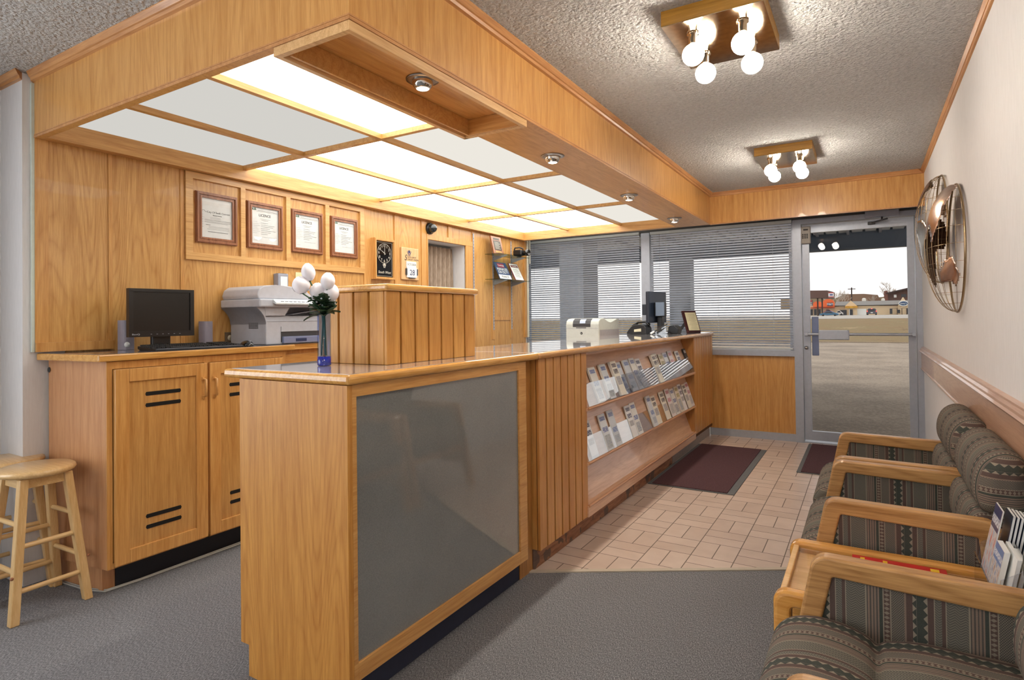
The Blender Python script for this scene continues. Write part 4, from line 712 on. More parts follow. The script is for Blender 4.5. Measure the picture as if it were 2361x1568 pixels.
# slatted privacy box on the near counter
t = thing('slatted_box', 'slatted oak screen box with a flat lid standing on the near counter', 'screen box', (-1.69, 1.9, 1.054)); bx0, bx1, by0, by1 = -1.868, -1.506, 1.618, 2.185; bz = 1.054
MB().box(bx0 + .014, bx1 - .014, by0 + .014, by1 - .014, bz, 1.326).build('core', Groove, t)
m = MB(); planks_y(m, bx1, by0, by1, bz, 1.326, 7, .010); w = (bx1 - .014 - bx0 + .010) / 4.5
for i in range(5):
    a = bx1 - .016 - i * w; b_ = max(a - w + .010, bx0); m.box(b_, a, by0, by0 + .014, bz, 1.326, .002)
m.box(bx0, bx0 + .014, by0 + .014, by1, bz, 1.326); m.build('slats', wood('oak_box_slats', (212, 158, 82), (176, 118, 48), 'z', .5, island=.3, coat=0), t)
MB().box(bx0 - .012, bx1 + .014, by0 - .014, by1 + .014, 1.3265, 1.352, .008, 3).build('lid', OakEdge['y'], t)
# vase with tulips
vx, vy = -1.712, 1.508; t = thing('glass_vase', 'slim clear glass vase with a cobalt blue foot on the near counter', 'vase', (vx, vy, 1.054))
MB().lathe([(.0001, 1.0545), (.022, 1.0545), (.0245, 1.058), (.0245, 1.088), (.0001, 1.088)], (vx, vy, 0), 32).build('foot', plain('cobalt_foot', (16, 34, 142), .08, coat=.6), t)
MB().lathe([(.0245, 1.0885), (.0245, 1.245), (.0225, 1.245), (.0225, 1.0885)], (vx, vy, 0), 32).build('tube', glass('blue_tinted_glass', (.76, .83, .98)), t)
fl = [(-.056, 1.400, .0, .024, .034), (-.080, 1.352, -.012, .031, .033), (-.026, 1.330, .012, .028, .032), (.018, 1.366, -.01, .025, .032), (.025, 1.324, .012, .027, .034)]
Petal = plain('white_petal', (238, 234, 240), .6, grain=.03); StemM = plain('green_stem', (52, 92, 62), .5); LeafM = plain('dark_green_leaf', (40, 66, 42), .5, grain=.3)
rt = Vector((.857, .515, 0)); fwv = Vector((-.515, .857, 0))
names_f = ['topmost', 'leftward large', 'lower middle', 'upper rear', 'lowest window-side']
for i, (a, z, d, r, hh) in enumerate(fl):
    c0 = Vector((vx, vy, 0)) + rt * a + fwv * d + Vector((0, 0, z)); tl = thing('tulip', '%s white artificial tulip standing in the blue-footed vase' % names_f[i], 'flower', (c0.x, c0.y, c0.z - hh), 'white tulips in the vase')
    tilt = Vector((a * 2.6, 0, 1)).normalized(); ax = (rt * tilt.x + Vector((0, 0, tilt.z))).normalized(); rot = Vector((0, 0, 1)).rotation_difference(ax).to_matrix()
    for p in range(6):
        th0 = p * PI / 3 + i; off = .0 if p % 2 else .0015
        def pet(u, v, th0=th0, off=off):
            ang = th0 + (u - .5) * 1.9 * (1 - .15 * v * v); prof = (r * 1.0 + off) * (max(0.0, math.sin(min(1, v * .93 + .05) * PI)) ** .55) * (1.0 - .06 * abs(u - .5))
            q = Vector((prof * math.cos(ang), prof * math.sin(ang), -hh + 1.95 * hh * v * (1 - .12 * (abs(u - .5) * 2) ** 2 * v))); return (rot @ q + c0)[:]
        MB().sheet(pet, 8, 10).build('petal', Petal, tl, fix=False)
    b0 = c0 - ax * hh; nk = Vector((vx + a * .12, vy, 1.245)); bt = Vector((vx + .010 * math.cos(i * 2), vy + .010 * math.sin(i * 2), 1.0915))
    MB().tube([(b0 * (1 - s_) ** 2 + (nk + Vector((0, 0, .03))) * 2 * s_ * (1 - s_) + nk * s_ * s_)[:] for s_ in [k / 6 for k in range(7)]] + [((nk * (1 - s_) + bt * s_))[:] for s_ in (.5, 1)], .0028, 6).build('stem', StemM, tl)
m = MB(); rnd = random.Random(3)
def leaf(m, base, d, L, w, droop):
    d = Vector(d).normalized(); s_ = d.cross(Vector((0, 0, 1))).normalized()
    f = lambda u, v: (Vector(base) + d * L * v + Vector((0, 0, -droop * v * v + .35 * w * abs(u - .5))) + s_ * (u - .5) * w * math.sin(PI * min(.999, v * .93 + .05)) * (1 + .22 * math.sin(v * 19)))[:]
    m.sheet(f, 4, 9)
for k in range(44):
    a = rnd.uniform(0, 2 * PI); zz = 1.232 + rnd.uniform(0, .055); leaf(m, (vx + .006 * math.cos(a), vy + .006 * math.sin(a), zz), (math.cos(a), math.sin(a), rnd.uniform(.0, 1.3)), rnd.uniform(.042, .070), rnd.uniform(.026, .040), rnd.uniform(0, .028))
o = m.build('foliage', LeafM, fix=False); rehome(o, (vx, vy, 1.25)); tag(o, 'dark green artificial leaves bunched at the rim of the vase', 'foliage', kind='stuff')
m = MB(); [m.sphere((vx + rnd.uniform(-.035, .04), vy + rnd.uniform(-.035, .03), 1.265 + rnd.uniform(0, .045)), .0035, seg=6, rings=4) for _ in range(34)]
o = m.build('filler_flowers', plain('grey_white_blossom', (190, 196, 204), .6)); rehome(o, (vx, vy, 1.28)); tag(o, 'tiny grey white filler blossoms among the tulip leaves', 'filler flowers', kind='stuff')
# things at the far end of the counter
t = thing('desk_telephone', 'black desk telephone with a paper label at the far end of the long counter', 'telephone', (-1.86, 5.5, 1.054)); cx, cy = -1.87, 5.50
a = MB(); P = [(-.115, 0), (-.115, .012), (-.10, .035), (-.06, .075), (-.015, .092), (.03, .094), (.075, .085), (.095, .060), (.098, 0)]; a.prism([(cx + q[0], 1.0545 + q[1]) for q in P], 'y', cy - .055, cy + .055, .006); rot_add(a, -12, (cx, cy)).build('body', plain('phone_black', (34, 36, 40), .4), t)
a = MB().prism([(cx - .03, 1.075), (cx + .045, 1.080), (cx + .045, 1.108), (cx - .03, 1.098)], 'y', cy - .058, cy - .0555); rot_add(a, -12, (cx, cy)).build('paper_label', plain('ivory_label', (214, 208, 180), .6), t)
a = MB().tube([(cx - .09, cy + .02, 1.125), (cx - .03, cy + .02, 1.165), (cx + .05, cy + .02, 1.170), (cx + .09, cy + .02, 1.14)], [.016, .011, .011, .016], 10); rot_add(a, -12, (cx, cy)).build('handset', Black, t)
t = thing('till_screen', 'black till monitor on a stand turned to the staff side, seen from behind', 'monitor', (-1.70, 5.68, 1.054)); cx, cy = -1.74, 5.66
rot_add(MB().box(cx - .035, cx, cy - .21, cy + .21, 1.16, 1.46, .008), -6, (cx, cy)).build('screen_housing', plain('blue_black_plastic', (28, 36, 50), .35), t)
rot_add(MB().box(cx - .0365, cx - .0352, cy - .19, cy + .19, 1.18, 1.44), -6, (cx, cy)).build('screen', Screen, t)
rot_add(MB().box(cx + .001, cx + .055, cy - .10, cy + .08, 1.22, 1.355, .006), -6, (cx, cy)).build('rear_mount', Black, t)
MB().box(cx + .012, cx + .095, cy - .125, cy - .105, 1.225, 1.355, .004).build('grey_unit', plain('slate_plastic', (98, 112, 132), .45), t)
MB().box(cx - .13, cx - .05, cy - .09, cy - .05, 1.235, 1.34, .006).build('card_reader', plain('blue_black_plastic', (28, 36, 50), .35), t)
MB().box(cx + .0, cx + .05, cy - .04, cy + .04, 1.07, 1.22, .006).box(cx - .05, cx + .11, cy - .10, cy + .10, 1.0545, 1.074, .006).build('stand', Black, t)
t = thing('pen_holder', 'clear acrylic holder with a slanted dark pen beside the telephone', 'pen holder', (-1.66, 5.42, 1.054))
MB().box(-1.72, -1.60, 5.50, 5.503, 1.0545, 1.13).box(-1.60, -1.597, 5.42, 5.503, 1.0545, 1.13).box(-1.72, -1.597, 5.42, 5.503, 1.0545, 1.0575).build('holder', Acrylic, t)
MB().tube([(-1.735, 5.40, 1.062), (-1.70, 5.41, 1.080)], .009, 8).build('pen_cap', Paper, t); MB().tube([(-1.70, 5.41, 1.080), (-1.585, 5.44, 1.150)], .005, 8).build('pen', Black, t)
t = thing('black_desk_gadget', 'rounded black card terminal in front of the till screen stand', 'card terminal', (-1.60, 5.75, 1.054)); MB().prism([(-1.68, 1.0545), (-1.56, 1.0545), (-1.555, 1.10), (-1.59, 1.135), (-1.64, 1.13), (-1.68, 1.09)], 'y', 5.70, 5.83, .01).build('body', plain('gadget_black', (30, 32, 36), .4), t)
t = thing('framed_notice', 'cream notice in a dark wooden frame leaning on a stand at the counter end', 'framed notice', (-1.50, 6.0, 1.054))
def slab(c, deg, w, h, th, lean, z0):
    a = MB(); vs = [(0, -w / 2, z0), (0, w / 2, z0), (-lean, w / 2, z0 + h), (-lean, -w / 2, z0 + h)]; n = Vector((h, 0, lean)).normalized() * th
    a.add([(c[0] + v[0], c[1] + v[1], v[2]) for v in vs] + [(c[0] + v[0] - n.x, c[1] + v[1], v[2] - n.z) for v in vs], BX); return rot_add(a, deg, c)
cN = (-1.475, 5.98); slab(cN, -38, .165, .215, .014, .085, 1.0585).build('frame', plain('dark_mahogany', (70, 38, 40), .3), t)
slab((cN[0] + .0042, cN[1] - .0035), -38, .128, .178, .002, .070, 1.0785).build('paper', plain('cream_paper', (212, 204, 170), .6), t)
m = MB()
for k in range(11):
    s_ = slab((cN[0] + .0062 - .0055 * k * .79, cN[1] - .005 + .0055 * k * .62), -38, .10 - .02 * (k % 3), .0022, .0004, .001, 1.092 + .0142 * k); b0 = len(m.v); m.v += s_.v; m.f += [[b0 + i for i in f] for f in s_.f]
m.build('printed_lines', plain('brown_ink', (150, 138, 112), .7), t)
MB().prism([(-1.66, 1.0545), (-1.635, 1.0545), (-1.525, 1.20), (-1.545, 1.215)], 'y', 6.02, 6.055).build('strut', DarkGrey, t)
# laser printer and staff desk behind the counter
t = thing('staff_desk', 'low staff-side desk behind the long counter', 'desk', (-2.35, 4.9, 0)); MB().box(-2.72, -1.99, 4.2, 6.2, .745, .778, .004).build('desk_top', Laminate, t)
for x, y in ((-2.66, 4.27), (-2.06, 4.27), (-2.66, 6.13), (-2.06, 6.13)): MB().box(x - .025, x + .025, y - .025, y + .025, 0, .7445).build('leg', Steel, t)
t = thing('laser_printer', 'cream laser printer with a dark control panel behind the long counter', 'printer', (-2.34, 5.45, .779)); x0, x1, y0, y1 = -2.512, -2.168, 5.20, 5.74
MB().prism([(y0, .780), (y0, 1.155), (y0 + .012, 1.185), (y0 + .05, 1.205), (y0 + .13, 1.212), (y0 + .24, 1.175), (y0 + .30, 1.16), (y1 - .06, 1.205), (y1, 1.205), (y1, .780)], 'x', x0, x1, .008).build('body', Beige, t)
MB().prism([(y0 - .0012, 1.128), (y0 - .0012, 1.158), (y0 + .010, 1.187), (y0 + .05, 1.2085), (y0 + .05, 1.2065), (y0 + .012, 1.185), (y0 + .0, 1.155), (y0 + .0, 1.128)], 'x', x0 + .075, x1 - .085).build('control_panel', DarkGrey, t)
MB().prism([(y0 + .0005, 1.163), (y0 + .008, 1.184), (y0 + .030, 1.2000), (y0 + .030, 1.2015), (y0 + .006, 1.1865), (y0 - .0018, 1.163)], 'x', x0 + .148, x1 - .138).build('display', plain('pale_display', (186, 200, 224), .3), t)
MB().box(x0 + .004, x1 - .004, y0 - .001, y0, 1.1145, 1.1165).build('seam', MGrey, t); MB().box(x0 + .11, x1 - .13, y0 - .0012, y0, 1.117, 1.1235).build('hand_slot', DarkGrey, t)
MB().lathe([(.012, 0), (.0001, .0)], (x0 + .165, y0 - .0015, 1.068), 16, 'y').build('badge', DarkGrey, t); textmesh('lettering', 'hp', .014, face((x0 + .165, y0 - .0025, 1.068), (1, 0, 0), UPZ), Paper, t, shear=.2)
m = MB(); m.box(x1 + .0002, x1 + .0012, y0 + .02, y1 - .02, .79, 1.10).build('side_panel', plain('grey_side', (166, 164, 170), .5), t)

# ================================================================== BLINDS
def blind(name, label, x0, x1, z0, z1, y, lad):
    t = thing(name, label, 'blind', ((x0 + x1) / 2, y, z1), 'horizontal blinds in the front windows')
    MB().box(x0 - .005, x1 + .005, y - .022, y + .016, z1, z1 + .030, .003).build('head_rail', plain('blind_rail', (190, 196, 198), .45), t); MB().box(x0, x1, y - .012, y + .012, z0, z0 + .014, .003).build('bottom_rail', plain('blind_rail', (190, 196, 198), .45), t)
    m = MB(); p = .0255; n = int((z1 - z0 - .02) / p); a = math.radians(31); w = .0125
    for k in range(n):
        z = z1 - .012 - k * p; e = .0012 * math.sin(k * 12.9); q = [(y - w * math.cos(a), z + w * math.sin(a) + e), (y, z + .0014), (y + w * math.cos(a), z - w * math.sin(a)), (y + w * math.cos(a), z - w * math.sin(a) - .0004), (y, z + .0010), (y - w * math.cos(a), z + w * math.sin(a) + e - .0004)]
        m.prism(q, 'x', x0, x1)
    m.build('slats', BlindM, t)
    for fx in lad: m = MB(); m.tube([(fx, y - .0135, z0), (fx, y - .0135, z1)], .0009, 4).tube([(fx, y + .0135, z0), (fx, y + .0135, z1)], .0009, 4).build('ladder_cord', plain('cord_white', (206, 210, 214), .6), t)
    wx = x0 + .10; MB().tube([(wx, y - .022, z1 - .45), (wx, y - .022, z1)], .0035, 6).build('tilt_wand', Acrylic, t)
blind('venetian_blind', 'grey slatted blind in the window behind the cream laser printer', -3.53, -2.125, .90, 2.115, YW - .030, (-3.32, -2.85, -2.33))
blind('venetian_blind', 'grey slatted blind in the window between the mullion post and the door', -1.995, -.612, .885, 2.105, YW - .030, (-1.83, -1.30, -.78))

# ================================================================== CEILING LAMPS
def lamp_fixture(y0, label):
    t = thing('ceiling_lamp', label, 'ceiling lamp', (-.48, y0 + .23, 2.4), 'four-globe ceiling lamps')
    MB().box(-.665, -.297, y0, y0 + .455, 2.341, 2.3995).build('base', wood('golden_lamp_base', (202, 150, 58), (160, 112, 34), 'x', .4), t); MB().box(-.6645, -.2975, y0 + .0005, y0 + .4545, 2.3385, 2.3405).build('mirror_plate', Brass, t)
    for x in (-.572, -.386):
        for y in (y0 + .115, y0 + .325):
            s_ = MB().lathe([(.023, 2.3384), (.023, 2.332), (.0165, 2.330), (.0165, 2.297), (.012, 2.294)], (x, y, 0), 20).build('socket', Brass, t)
            MB().sphere((x, y, 2.254), .042, seg=24, rings=16).build('globe_bulb', BulbMat, t)
    return t
lamp_fixture(2.255, 'brass ceiling lamp with four lit globes, the larger one over the mats side'.replace('the larger one over the mats side', 'farther from the door'))
lamp_fixture(4.455, 'brass ceiling lamp with four lit globes, near the entrance door')
lamp_fixture(.10, 'brass ceiling lamp with four lit globes behind the picture position'.replace(' behind the picture position', ', added unseen for fill beyond the waiting chairs')); lamp_fixture(-1.9, 'brass ceiling lamp with four lit globes, added unseen for fill, back of the lobby')  # two lamps added out of view to fill the lobby with light

# ================================================================== FLOOR MATS
for (x0, x1, y0, y1, lab) in ((-1.392, -.792, 4.212, 5.75, 'maroon floor mat lying along the foot of the long counter'), (-.488, .30, 5.06, 6.22, 'maroon floor mat lying at the glass entrance door')):
    t = thing('floor_mat', lab, 'mat', ((x0 + x1) / 2, (y0 + y1) / 2, .0), 'maroon entrance mats'); MB().box(x0, x1, y0, y1, .0005, .005, .002).build('rubber_border', Rubber, t); MB().box(x0 + .03, x1 - .045, y0 + .012, y1 - .012, .005, .011, .002).build('pile', MatM, t)

# ================================================================== WALL GLOBES
def hemi(yc, zc, R, dep, lon0, lands, label):
    X = XR - .016; t = thing('wall_globe', label, 'wall sculpture', (XR, yc, zc - R), 'wire globe halves on the wall')
    def S(lon, lat, k=1.0):
        l, f = math.radians(lon - lon0), math.radians(lat); return (X - dep * k * math.cos(l) * math.cos(f), yc - R * k * math.sin(l) * math.cos(f), zc + R * k * math.sin(f))
    MB().tube([(X, yc + R * math.cos(a), zc + R * math.sin(a)) for a in [2 * PI * k / 64 for k in range(64)]], .0055, 8, True).build('rim', Wire, t)
    m = MB()
    for dl_ in range(-75, 90, 15): m.tube([S(lon0 + dl_, la) for la in range(-88, 89, 8)], .0012, 4)
    for la in range(-75, 90, 15): m.tube([S(lon0 + dl_, la) for dl_ in range(-90, 91, 9)], .0012, 4)
    m.build('wire_grid', Wire, t)
    for poly, mat in lands:
        def inside(x, y):
            c = False; n = len(poly)
            for i in range(n):
                (x1, y1), (x2, y2) = poly[i], poly[i - 1]
                if (y1 > y) != (y2 > y) and x < (x2 - x1) * (y - y1) / (y2 - y1) + x1: c = not c
            return c
        m = MB(); st_ = 2.5; lo0, lo1 = min(p[0] for p in poly), max(p[0] for p in poly); la0, la1 = min(p[1] for p in poly), max(p[1] for p in poly); vid = {}
        def vv(i, j):
            if (i, j) not in vid: vid[(i, j)] = len(m.v); m.v.append(S(lo0 + i * st_, la0 + j * st_, 1.012))
            return vid[(i, j)]
        for i in range(int((lo1 - lo0) / st_) + 1):
            for j in range(int((la1 - la0) / st_) + 1):
                cx_, cy_ = lo0 + (i + .5) * st_, la0 + (j + .5) * st_
                if inside(cx_, cy_) and abs(cx_ - lon0) < 88: k = len(m.f); m.f.append([vv(i, j), vv(i + 1, j), vv(i + 1, j + 1), vv(i, j + 1)]); m.smooth.add(k)
        if m.f:
            def sol(o): q = o.modifiers.new('thickness', 'SOLIDIFY'); q.thickness = .0015
            m.build('land_plate', mat, t, mods=sol)
    return t
Dull = plain('tarnished_silver', (176, 170, 160), .25, 1.0, grain=.15)
EUR = [(-10, 37), (-5, 50), (10, 60), (30, 70), (70, 73), (110, 77), (140, 72), (158, 66), (150, 60), (140, 55), (130, 43), (120, 35), (120, 25), (108, 12), (103, 2), (98, 10), (90, 22), (80, 8), (73, 20), (60, 25), (45, 13), (35, 30), (28, 37), (15, 40), (0, 40)]
AFR = [(-17, 15), (-10, 30), (10, 37), (32, 31), (43, 12), (51, 12), (40, -5), (40, -15), (33, -28), (20, -35), (12, -17), (9, 4), (-8, 5)]
AUS = [(114, -22), (122, -18), (130, -12), (142, -11), (153, -27), (147, -38), (138, -34), (128, -32), (115, -34)]
NAM = [(-165, 62), (-140, 70), (-95, 72), (-65, 60), (-55, 50), (-70, 43), (-81, 26), (-97, 25), (-95, 18), (-85, 12), (-105, 20), (-122, 36), (-125, 48), (-150, 60)]
SAM = [(-78, 8), (-60, 8), (-35, -7), (-40, -22), (-58, -38), (-68, -54), (-75, -45), (-71, -18), (-81, -5)]
hemi(3.82, 1.555, .33, .135, 72, [(EUR, Copper), (AFR, Rust), (AUS, Copper)], 'wire globe half with a copper Asia plate, lower on the white wall')
hemi(4.49, 1.735, .33, .135, -95, [(NAM, Rust), (SAM, Dull)], 'wire globe half with the Americas, higher and closer to the door')

# ================================================================== WAITING CHAIRS
def fillet(pts, rad, n=6):
    out = []; N = len(pts)
    for i in range(N):
        p = Vector(pts[i]); a = (Vector(pts[i - 1]) - p); b = (Vector(pts[(i + 1) % N]) - p); r = rad[i]
        if r <= 0: out += [p[:]] * (n + 1) if n else [p[:]]; continue
        ua, ub = a.normalized(), b.normalized(); th = ua.angle(ub) / 2; d = r / math.tan(th); s_, e = p + ua * d, p + ub * d; c = p + (ua + ub).normalized() * (r / math.sin(th))
        a0 = math.atan2(s_.y - c.y, s_.x - c.x); a1 = math.atan2(e.y - c.y, e.x - c.x)
        while a1 - a0 > PI: a1 -= 2 * PI
        while a1 - a0 < -PI: a1 += 2 * PI
        out += [(c.x + r * math.cos(a0 + (a1 - a0) * k / n), c.y + r * math.sin(a0 + (a1 - a0) * k / n)) for k in range(n + 1)]
    return out
def bevmod(w):
    def f(o): q = o.modifiers.new('soft_edge', 'BEVEL'); q.width = w; q.segments = 3; q.limit_method = 'ANGLE'; q.angle_limit = .6; o.data.shade_smooth() if False else None
    return f
def closed_smooth(pts, sub=5):
    n = len(pts); out = []
    for i in range(n):
        p0, p1, p2, p3 = [Vector(pts[(i + k) % n]) for k in (-1, 0, 1, 2)]
        for s_ in range(sub): u = s_ / sub; out.append((.5 * ((2 * p1) + (-p0 + p2) * u + (2 * p0 - 5 * p1 + 4 * p2 - p3) * u * u + (-p0 + 3 * p1 - 3 * p2 + p3) * u ** 3))[:])
    return out
def cushion(name, prof, y0, y1, parent, r=.035, off=0.0):
    P = closed_smooth(prof); n = len(P); c = Vector((sum(p[0] for p in P) / n, sum(p[1] for p in P) / n)); m = MB()
    yy = [y0 + r * (1 - math.cos(k * PI / 12)) for k in range(7)] + [y0 + r + (y1 - y0 - 2 * r) * k / 6 for k in range(1, 6)] + [y1 - r * (1 - math.cos(k * PI / 12)) for k in range(6, -1, -1)]
    arc = [0]
    for i in range(n): arc.append(arc[-1] + (Vector(P[(i + 1) % n]) - Vector(P[i])).length)
    def ringat(y):
        e = min(y - y0, y1 - y); o = 0 if e >= r else r * (1 - math.sqrt(max(0, 1 - (1 - e / r) ** 2)))
        out = []
        for p in P:
            d = Vector(p) - c; L = d.length; out.append((c.x + d.x * (1 - min(.9, o / max(L, .05))), y, c.y + d.y * (1 - min(.9, o / max(L, .05)))))
        return out
    R_ = [ringat(y) for y in yy]; vs = [v for q in R_ for v in q]; fs = []; uv = []
    for j in range(len(yy) - 1):
        for i in range(n):
            k = (i + 1) % n; fs.append([j * n + i, j * n + k, (j + 1) * n + k, (j + 1) * n + i])
            if j < 4 or j > len(yy) - 6: uv.append([(vs[q_][2] + .03, vs[q_][0]) for q_ in fs[-1]])
            else: uv.append([(yy[j] + off, arc[i]), (yy[j] + off, arc[i + 1]), (yy[j + 1] + off, arc[i + 1]), (yy[j + 1] + off, arc[i])])
    m.add(vs, fs, uv, True)
    for q, rev in ((R_[0], 0), (R_[-1], 1)):
        m.add([v for v in q] + [(c.x, q[0][1], c.y)], [([i, (i + 1) % n, n] if rev else [(i + 1) % n, i, n]) for i in range(n)], [[(q[a][2] * 1.0 + .03, q[a][0]) if a < n else (c.y + .03, c.x) for a in (([i, (i + 1) % n, n] if rev else [(i + 1) % n, i, n]))] for i in range(n)], True)
    o = m.build(name, Fabric, parent, fix=False); bm = bmesh.new(); bm.from_mesh(o.data); bmesh.ops.remove_doubles(bm, verts=bm.verts, dist=1e-5); bmesh.ops.recalc_face_normals(bm, faces=bm.faces); bm.to_mesh(o.data); bm.free(); return o
def make_chair(y0, label):
    t = thing('waiting_chair', label, 'chair', (.1, y0 + .325, 0), 'striped waiting chairs along the wall')
    outer = fillet([(-.218, .16), (-.130, .602), (.340, .594), (.372, .16)], [0, .042, .05, 0]); inner = fillet([(-.163, .21), (-.086, .553), (.279, .540), (.306, .21)], [0, .008, .008, 0])
    for ya in (y0, y0 + .605):
        m = MB(); m.ring(outer, inner, 'y', ya, ya + .045); m.prism([(-.2175, .161), (-.163, .161), (-.200, 0), (-.252, 0)], 'y', ya, ya + .045); m.prism([(.318, .161), (.3715, .161), (.392, 0), (.340, 0)], 'y', ya, ya + .045)
        m.build('arm_frame', OakChair['x'], t, mods=bevmod(.007))
        m = MB(); q = [(-.165, .205), (-.088, .556), (.282, .543), (.309, .205)]; k = len(q)
        for yy, s_ in ((ya + .008, 1), (ya + .037, -1)):
            f = list(range(4)) if s_ < 0 else [3, 2, 1, 0]; m.add([(p[0], yy, p[1]) for p in q], [f], [[(q[i][0] + .0655, q[i][1]) for i in f]])
        m.build('side_panel', Fabric, t, fix=False)
    cushion('seat_cushion', [(.33, .30), (.10, .295), (-.10, .30), (-.185, .315), (-.222, .36), (-.218, .405), (-.185, .442), (-.125, .458), (-.06, .454), (-.015, .440), (.008, .425), (.03, .438), (.10, .450), (.20, .448), (.30, .440), (.345, .38)], y0 + .048, y0 + .602, t, .035, .02)
    cushion('lumbar_cushion', [(.345, .42), (.295, .425), (.268, .455), (.258, .50), (.262, .55), (.278, .588), (.31, .600), (.38, .600), (.385, .50)], y0 + .05, y0 + .60, t, .05, .02)
    cushion('back_cushion', [(.335, .600), (.300, .606), (.284, .630), (.278, .67), (.283, .715), (.300, .755), (.330, .782), (.365, .790), (.398, .776), (.412, .74), (.408, .66), (.39, .604)], y0 + .025, y0 + .612, t, .06, .02)
    MB().box(-.17, .34, y0 + .046, y0 + .604, .255, .30, .004).build('seat_frame', OakChair['y'], t)
    return t
ch = make_chair(2.252, 'striped waiting chair in the middle, between the side table and the chair by the door')
for y0, lab in ((2.940, 'striped waiting chair at the door end of the row'), (1.098, 'striped waiting chair this side of the glass-topped side table')):
    c = copy_tree(ch); c.location = (.1, y0 + .325, 0); c['label'] = lab
# side table
t = thing('side_table', 'low oak side table with a glass top between two striped chairs', 'side table', (.08, 2.0, 0))
for ya, yb in ((1.774, 1.818), (2.190, 2.234)):
    o_ = fillet([(-.236, 0), (-.236, .463), (.392, .463), (.392, 0)], [0, .035, .035, 0]); i_ = fillet([(-.190, 0), (-.190, .421), (.346, .421), (.346, 0)], [0, .012, .012, 0]); MB().ring(o_[:], i_[:], 'y', ya, yb).build('end_frame', wood('table_oak', (222, 166, 88), (184, 122, 50), 'x', .22, coat=.5), t, mods=bevmod(.012))
MB().box(-.205, .36, 1.819, 2.189, .416, .432).box(-.222, -.205, 1.819, 2.189, .410, .452, .003).build('table_top', wood('table_top_oak', (226, 184, 124), (198, 150, 88), 'x', .3, figure=.4), t)
MB().box(-.204, .36, 1.820, 2.188, .4445, .4505, .001).build('glass_top', Glass, t); MB().box(-.20, .355, 1.8205, 1.832, .432, .444).box(-.20, .355, 2.176, 2.1875, .432, .444).build('glass_ledge', OakChair['x'], t)
t = thing('red_magazine', 'red magazine with yellow print lying on the glass table top', 'magazine', (.07, 2.1, .451)); MB().box(-.052, .190, 2.02, 2.178, .4512, .4545).build('pages', plain('red_cover', (186, 36, 36), .35), t)
m = MB(); [m.box(-.03 + k * .060 + (.055 if k == 2 else 0) * 0, -.018 + k * .060, 2.140 - .01 * (k % 2), 2.166, .4546, .4550) for k in (0, 1)]; m.box(  .150, .172, 2.144, 2.166, .4546, .4550).box(-.03, .16, 2.03, 2.05, .4546, .4550).box(-.02, .14, 2.07, 2.10, .4546, .4550); m.build('yellow_print', plain('yellow_print', (232, 190, 52), .4), t)
# leaflet holder on the table
t = thing('leaflet_holder', 'clear acrylic two-tier leaflet holder at the wall end of the side table', 'leaflet holder', (.33, 2.03, .452)); hz = .4518
MB().box(.255, .392, 2.158, 2.161, hz, .475).prism([(.255, hz), (.392, hz), (.400, .735), (.392, .735), (.36, .62), (.272, .56)], 'y', 2.160, 2.163).prism([(.255, hz), (.392, hz), (.400, .735), (.392, .735), (.36, .62), (.272, .56)], 'y', 1.868, 1.871).box(.255, .392, 1.871, 2.160, hz, hz + .003).box(.255, .258, 1.871, 2.160, hz + .003, .53).box(.3975, .4005, 1.871, 2.160, hz + .003, .735).box(.33, .332, 1.871, 2.160, hz + .003, .60).build('acrylic_stand', Acrylic, t)
def card(x, y0, y1, z0, h, lean, th, k, label, group='leaflets in the table-top holder'):
    q = [(x, y1, z0), (x, y0, z0), (x + lean, y0, z0 + h), (x + lean, y1, z0 + h)]; t2 = thing('leaflet', label, 'leaflet', q[0], group)
    MB().add(q + [(p[0] + th, p[1], p[2]) for p in q], BX).build('pages', Paper, t2)
    MB().add([(p[0] - .0008, p[1], p[2]) for p in q] + [(p[0] - .0001, p[1], p[2]) for p in q], BX, [[(0, 0), (1, 0), (1, 1), (0, 1)]] + [[(.01, .01)] * 4] * 5).build('cover', k, t2)
def photo_mat(name, top, a, b, c_):
    n = NT(name); uv = n.n.new('ShaderNodeUVMap'); sp = n.n.new('ShaderNodeSeparateXYZ'); n.l.new(uv.outputs[0], sp.inputs[0]); V = sp.outputs[1]
    pic = n.ramp(n.noise(uv.outputs[0], 6, 3, .6), [(.32, srgb(*a)), (.5, srgb(*b)), (.62, srgb(*c_))]); f = n.math('GREATER_THAN', V, .72); txt = n.math('MULTIPLY', n.math('MULTIPLY', n.math('GREATER_THAN', V, .78), n.math('LESS_THAN', V, .88)), n.math('GREATER_THAN', n.noise(uv.outputs[0], 26, 1), .47))
    return n.pbr(n.mix(txt, n.mix(f, pic, srgb(*top)), srgb(226, 226, 230)), .3)
card(.262, 2.055, 2.150, hz + .004, .225, .045, .003, photo_mat('navy_topped_print', (52, 58, 96), (186, 62, 52), (206, 204, 200), (150, 172, 200)), 'tall leaflet with a navy top and a red picture in the acrylic holder')
card(.262, 1.945, 2.045, hz + .004, .150, .030, .012, photo_mat('beach_print', (110, 132, 178), (164, 120, 92), (214, 208, 204), (120, 142, 178)), 'short leaflet with a sky and sand picture in the acrylic holder')
for k in range(6): card(.292 + k * .0085, 2.062, 2.150, hz + .004, .214 - .002 * k, .038, .005, plain('navy_cover', (44, 60, 84), .35), 'thin dark leaflet with a blue edge in the rear stack of the acrylic holder')
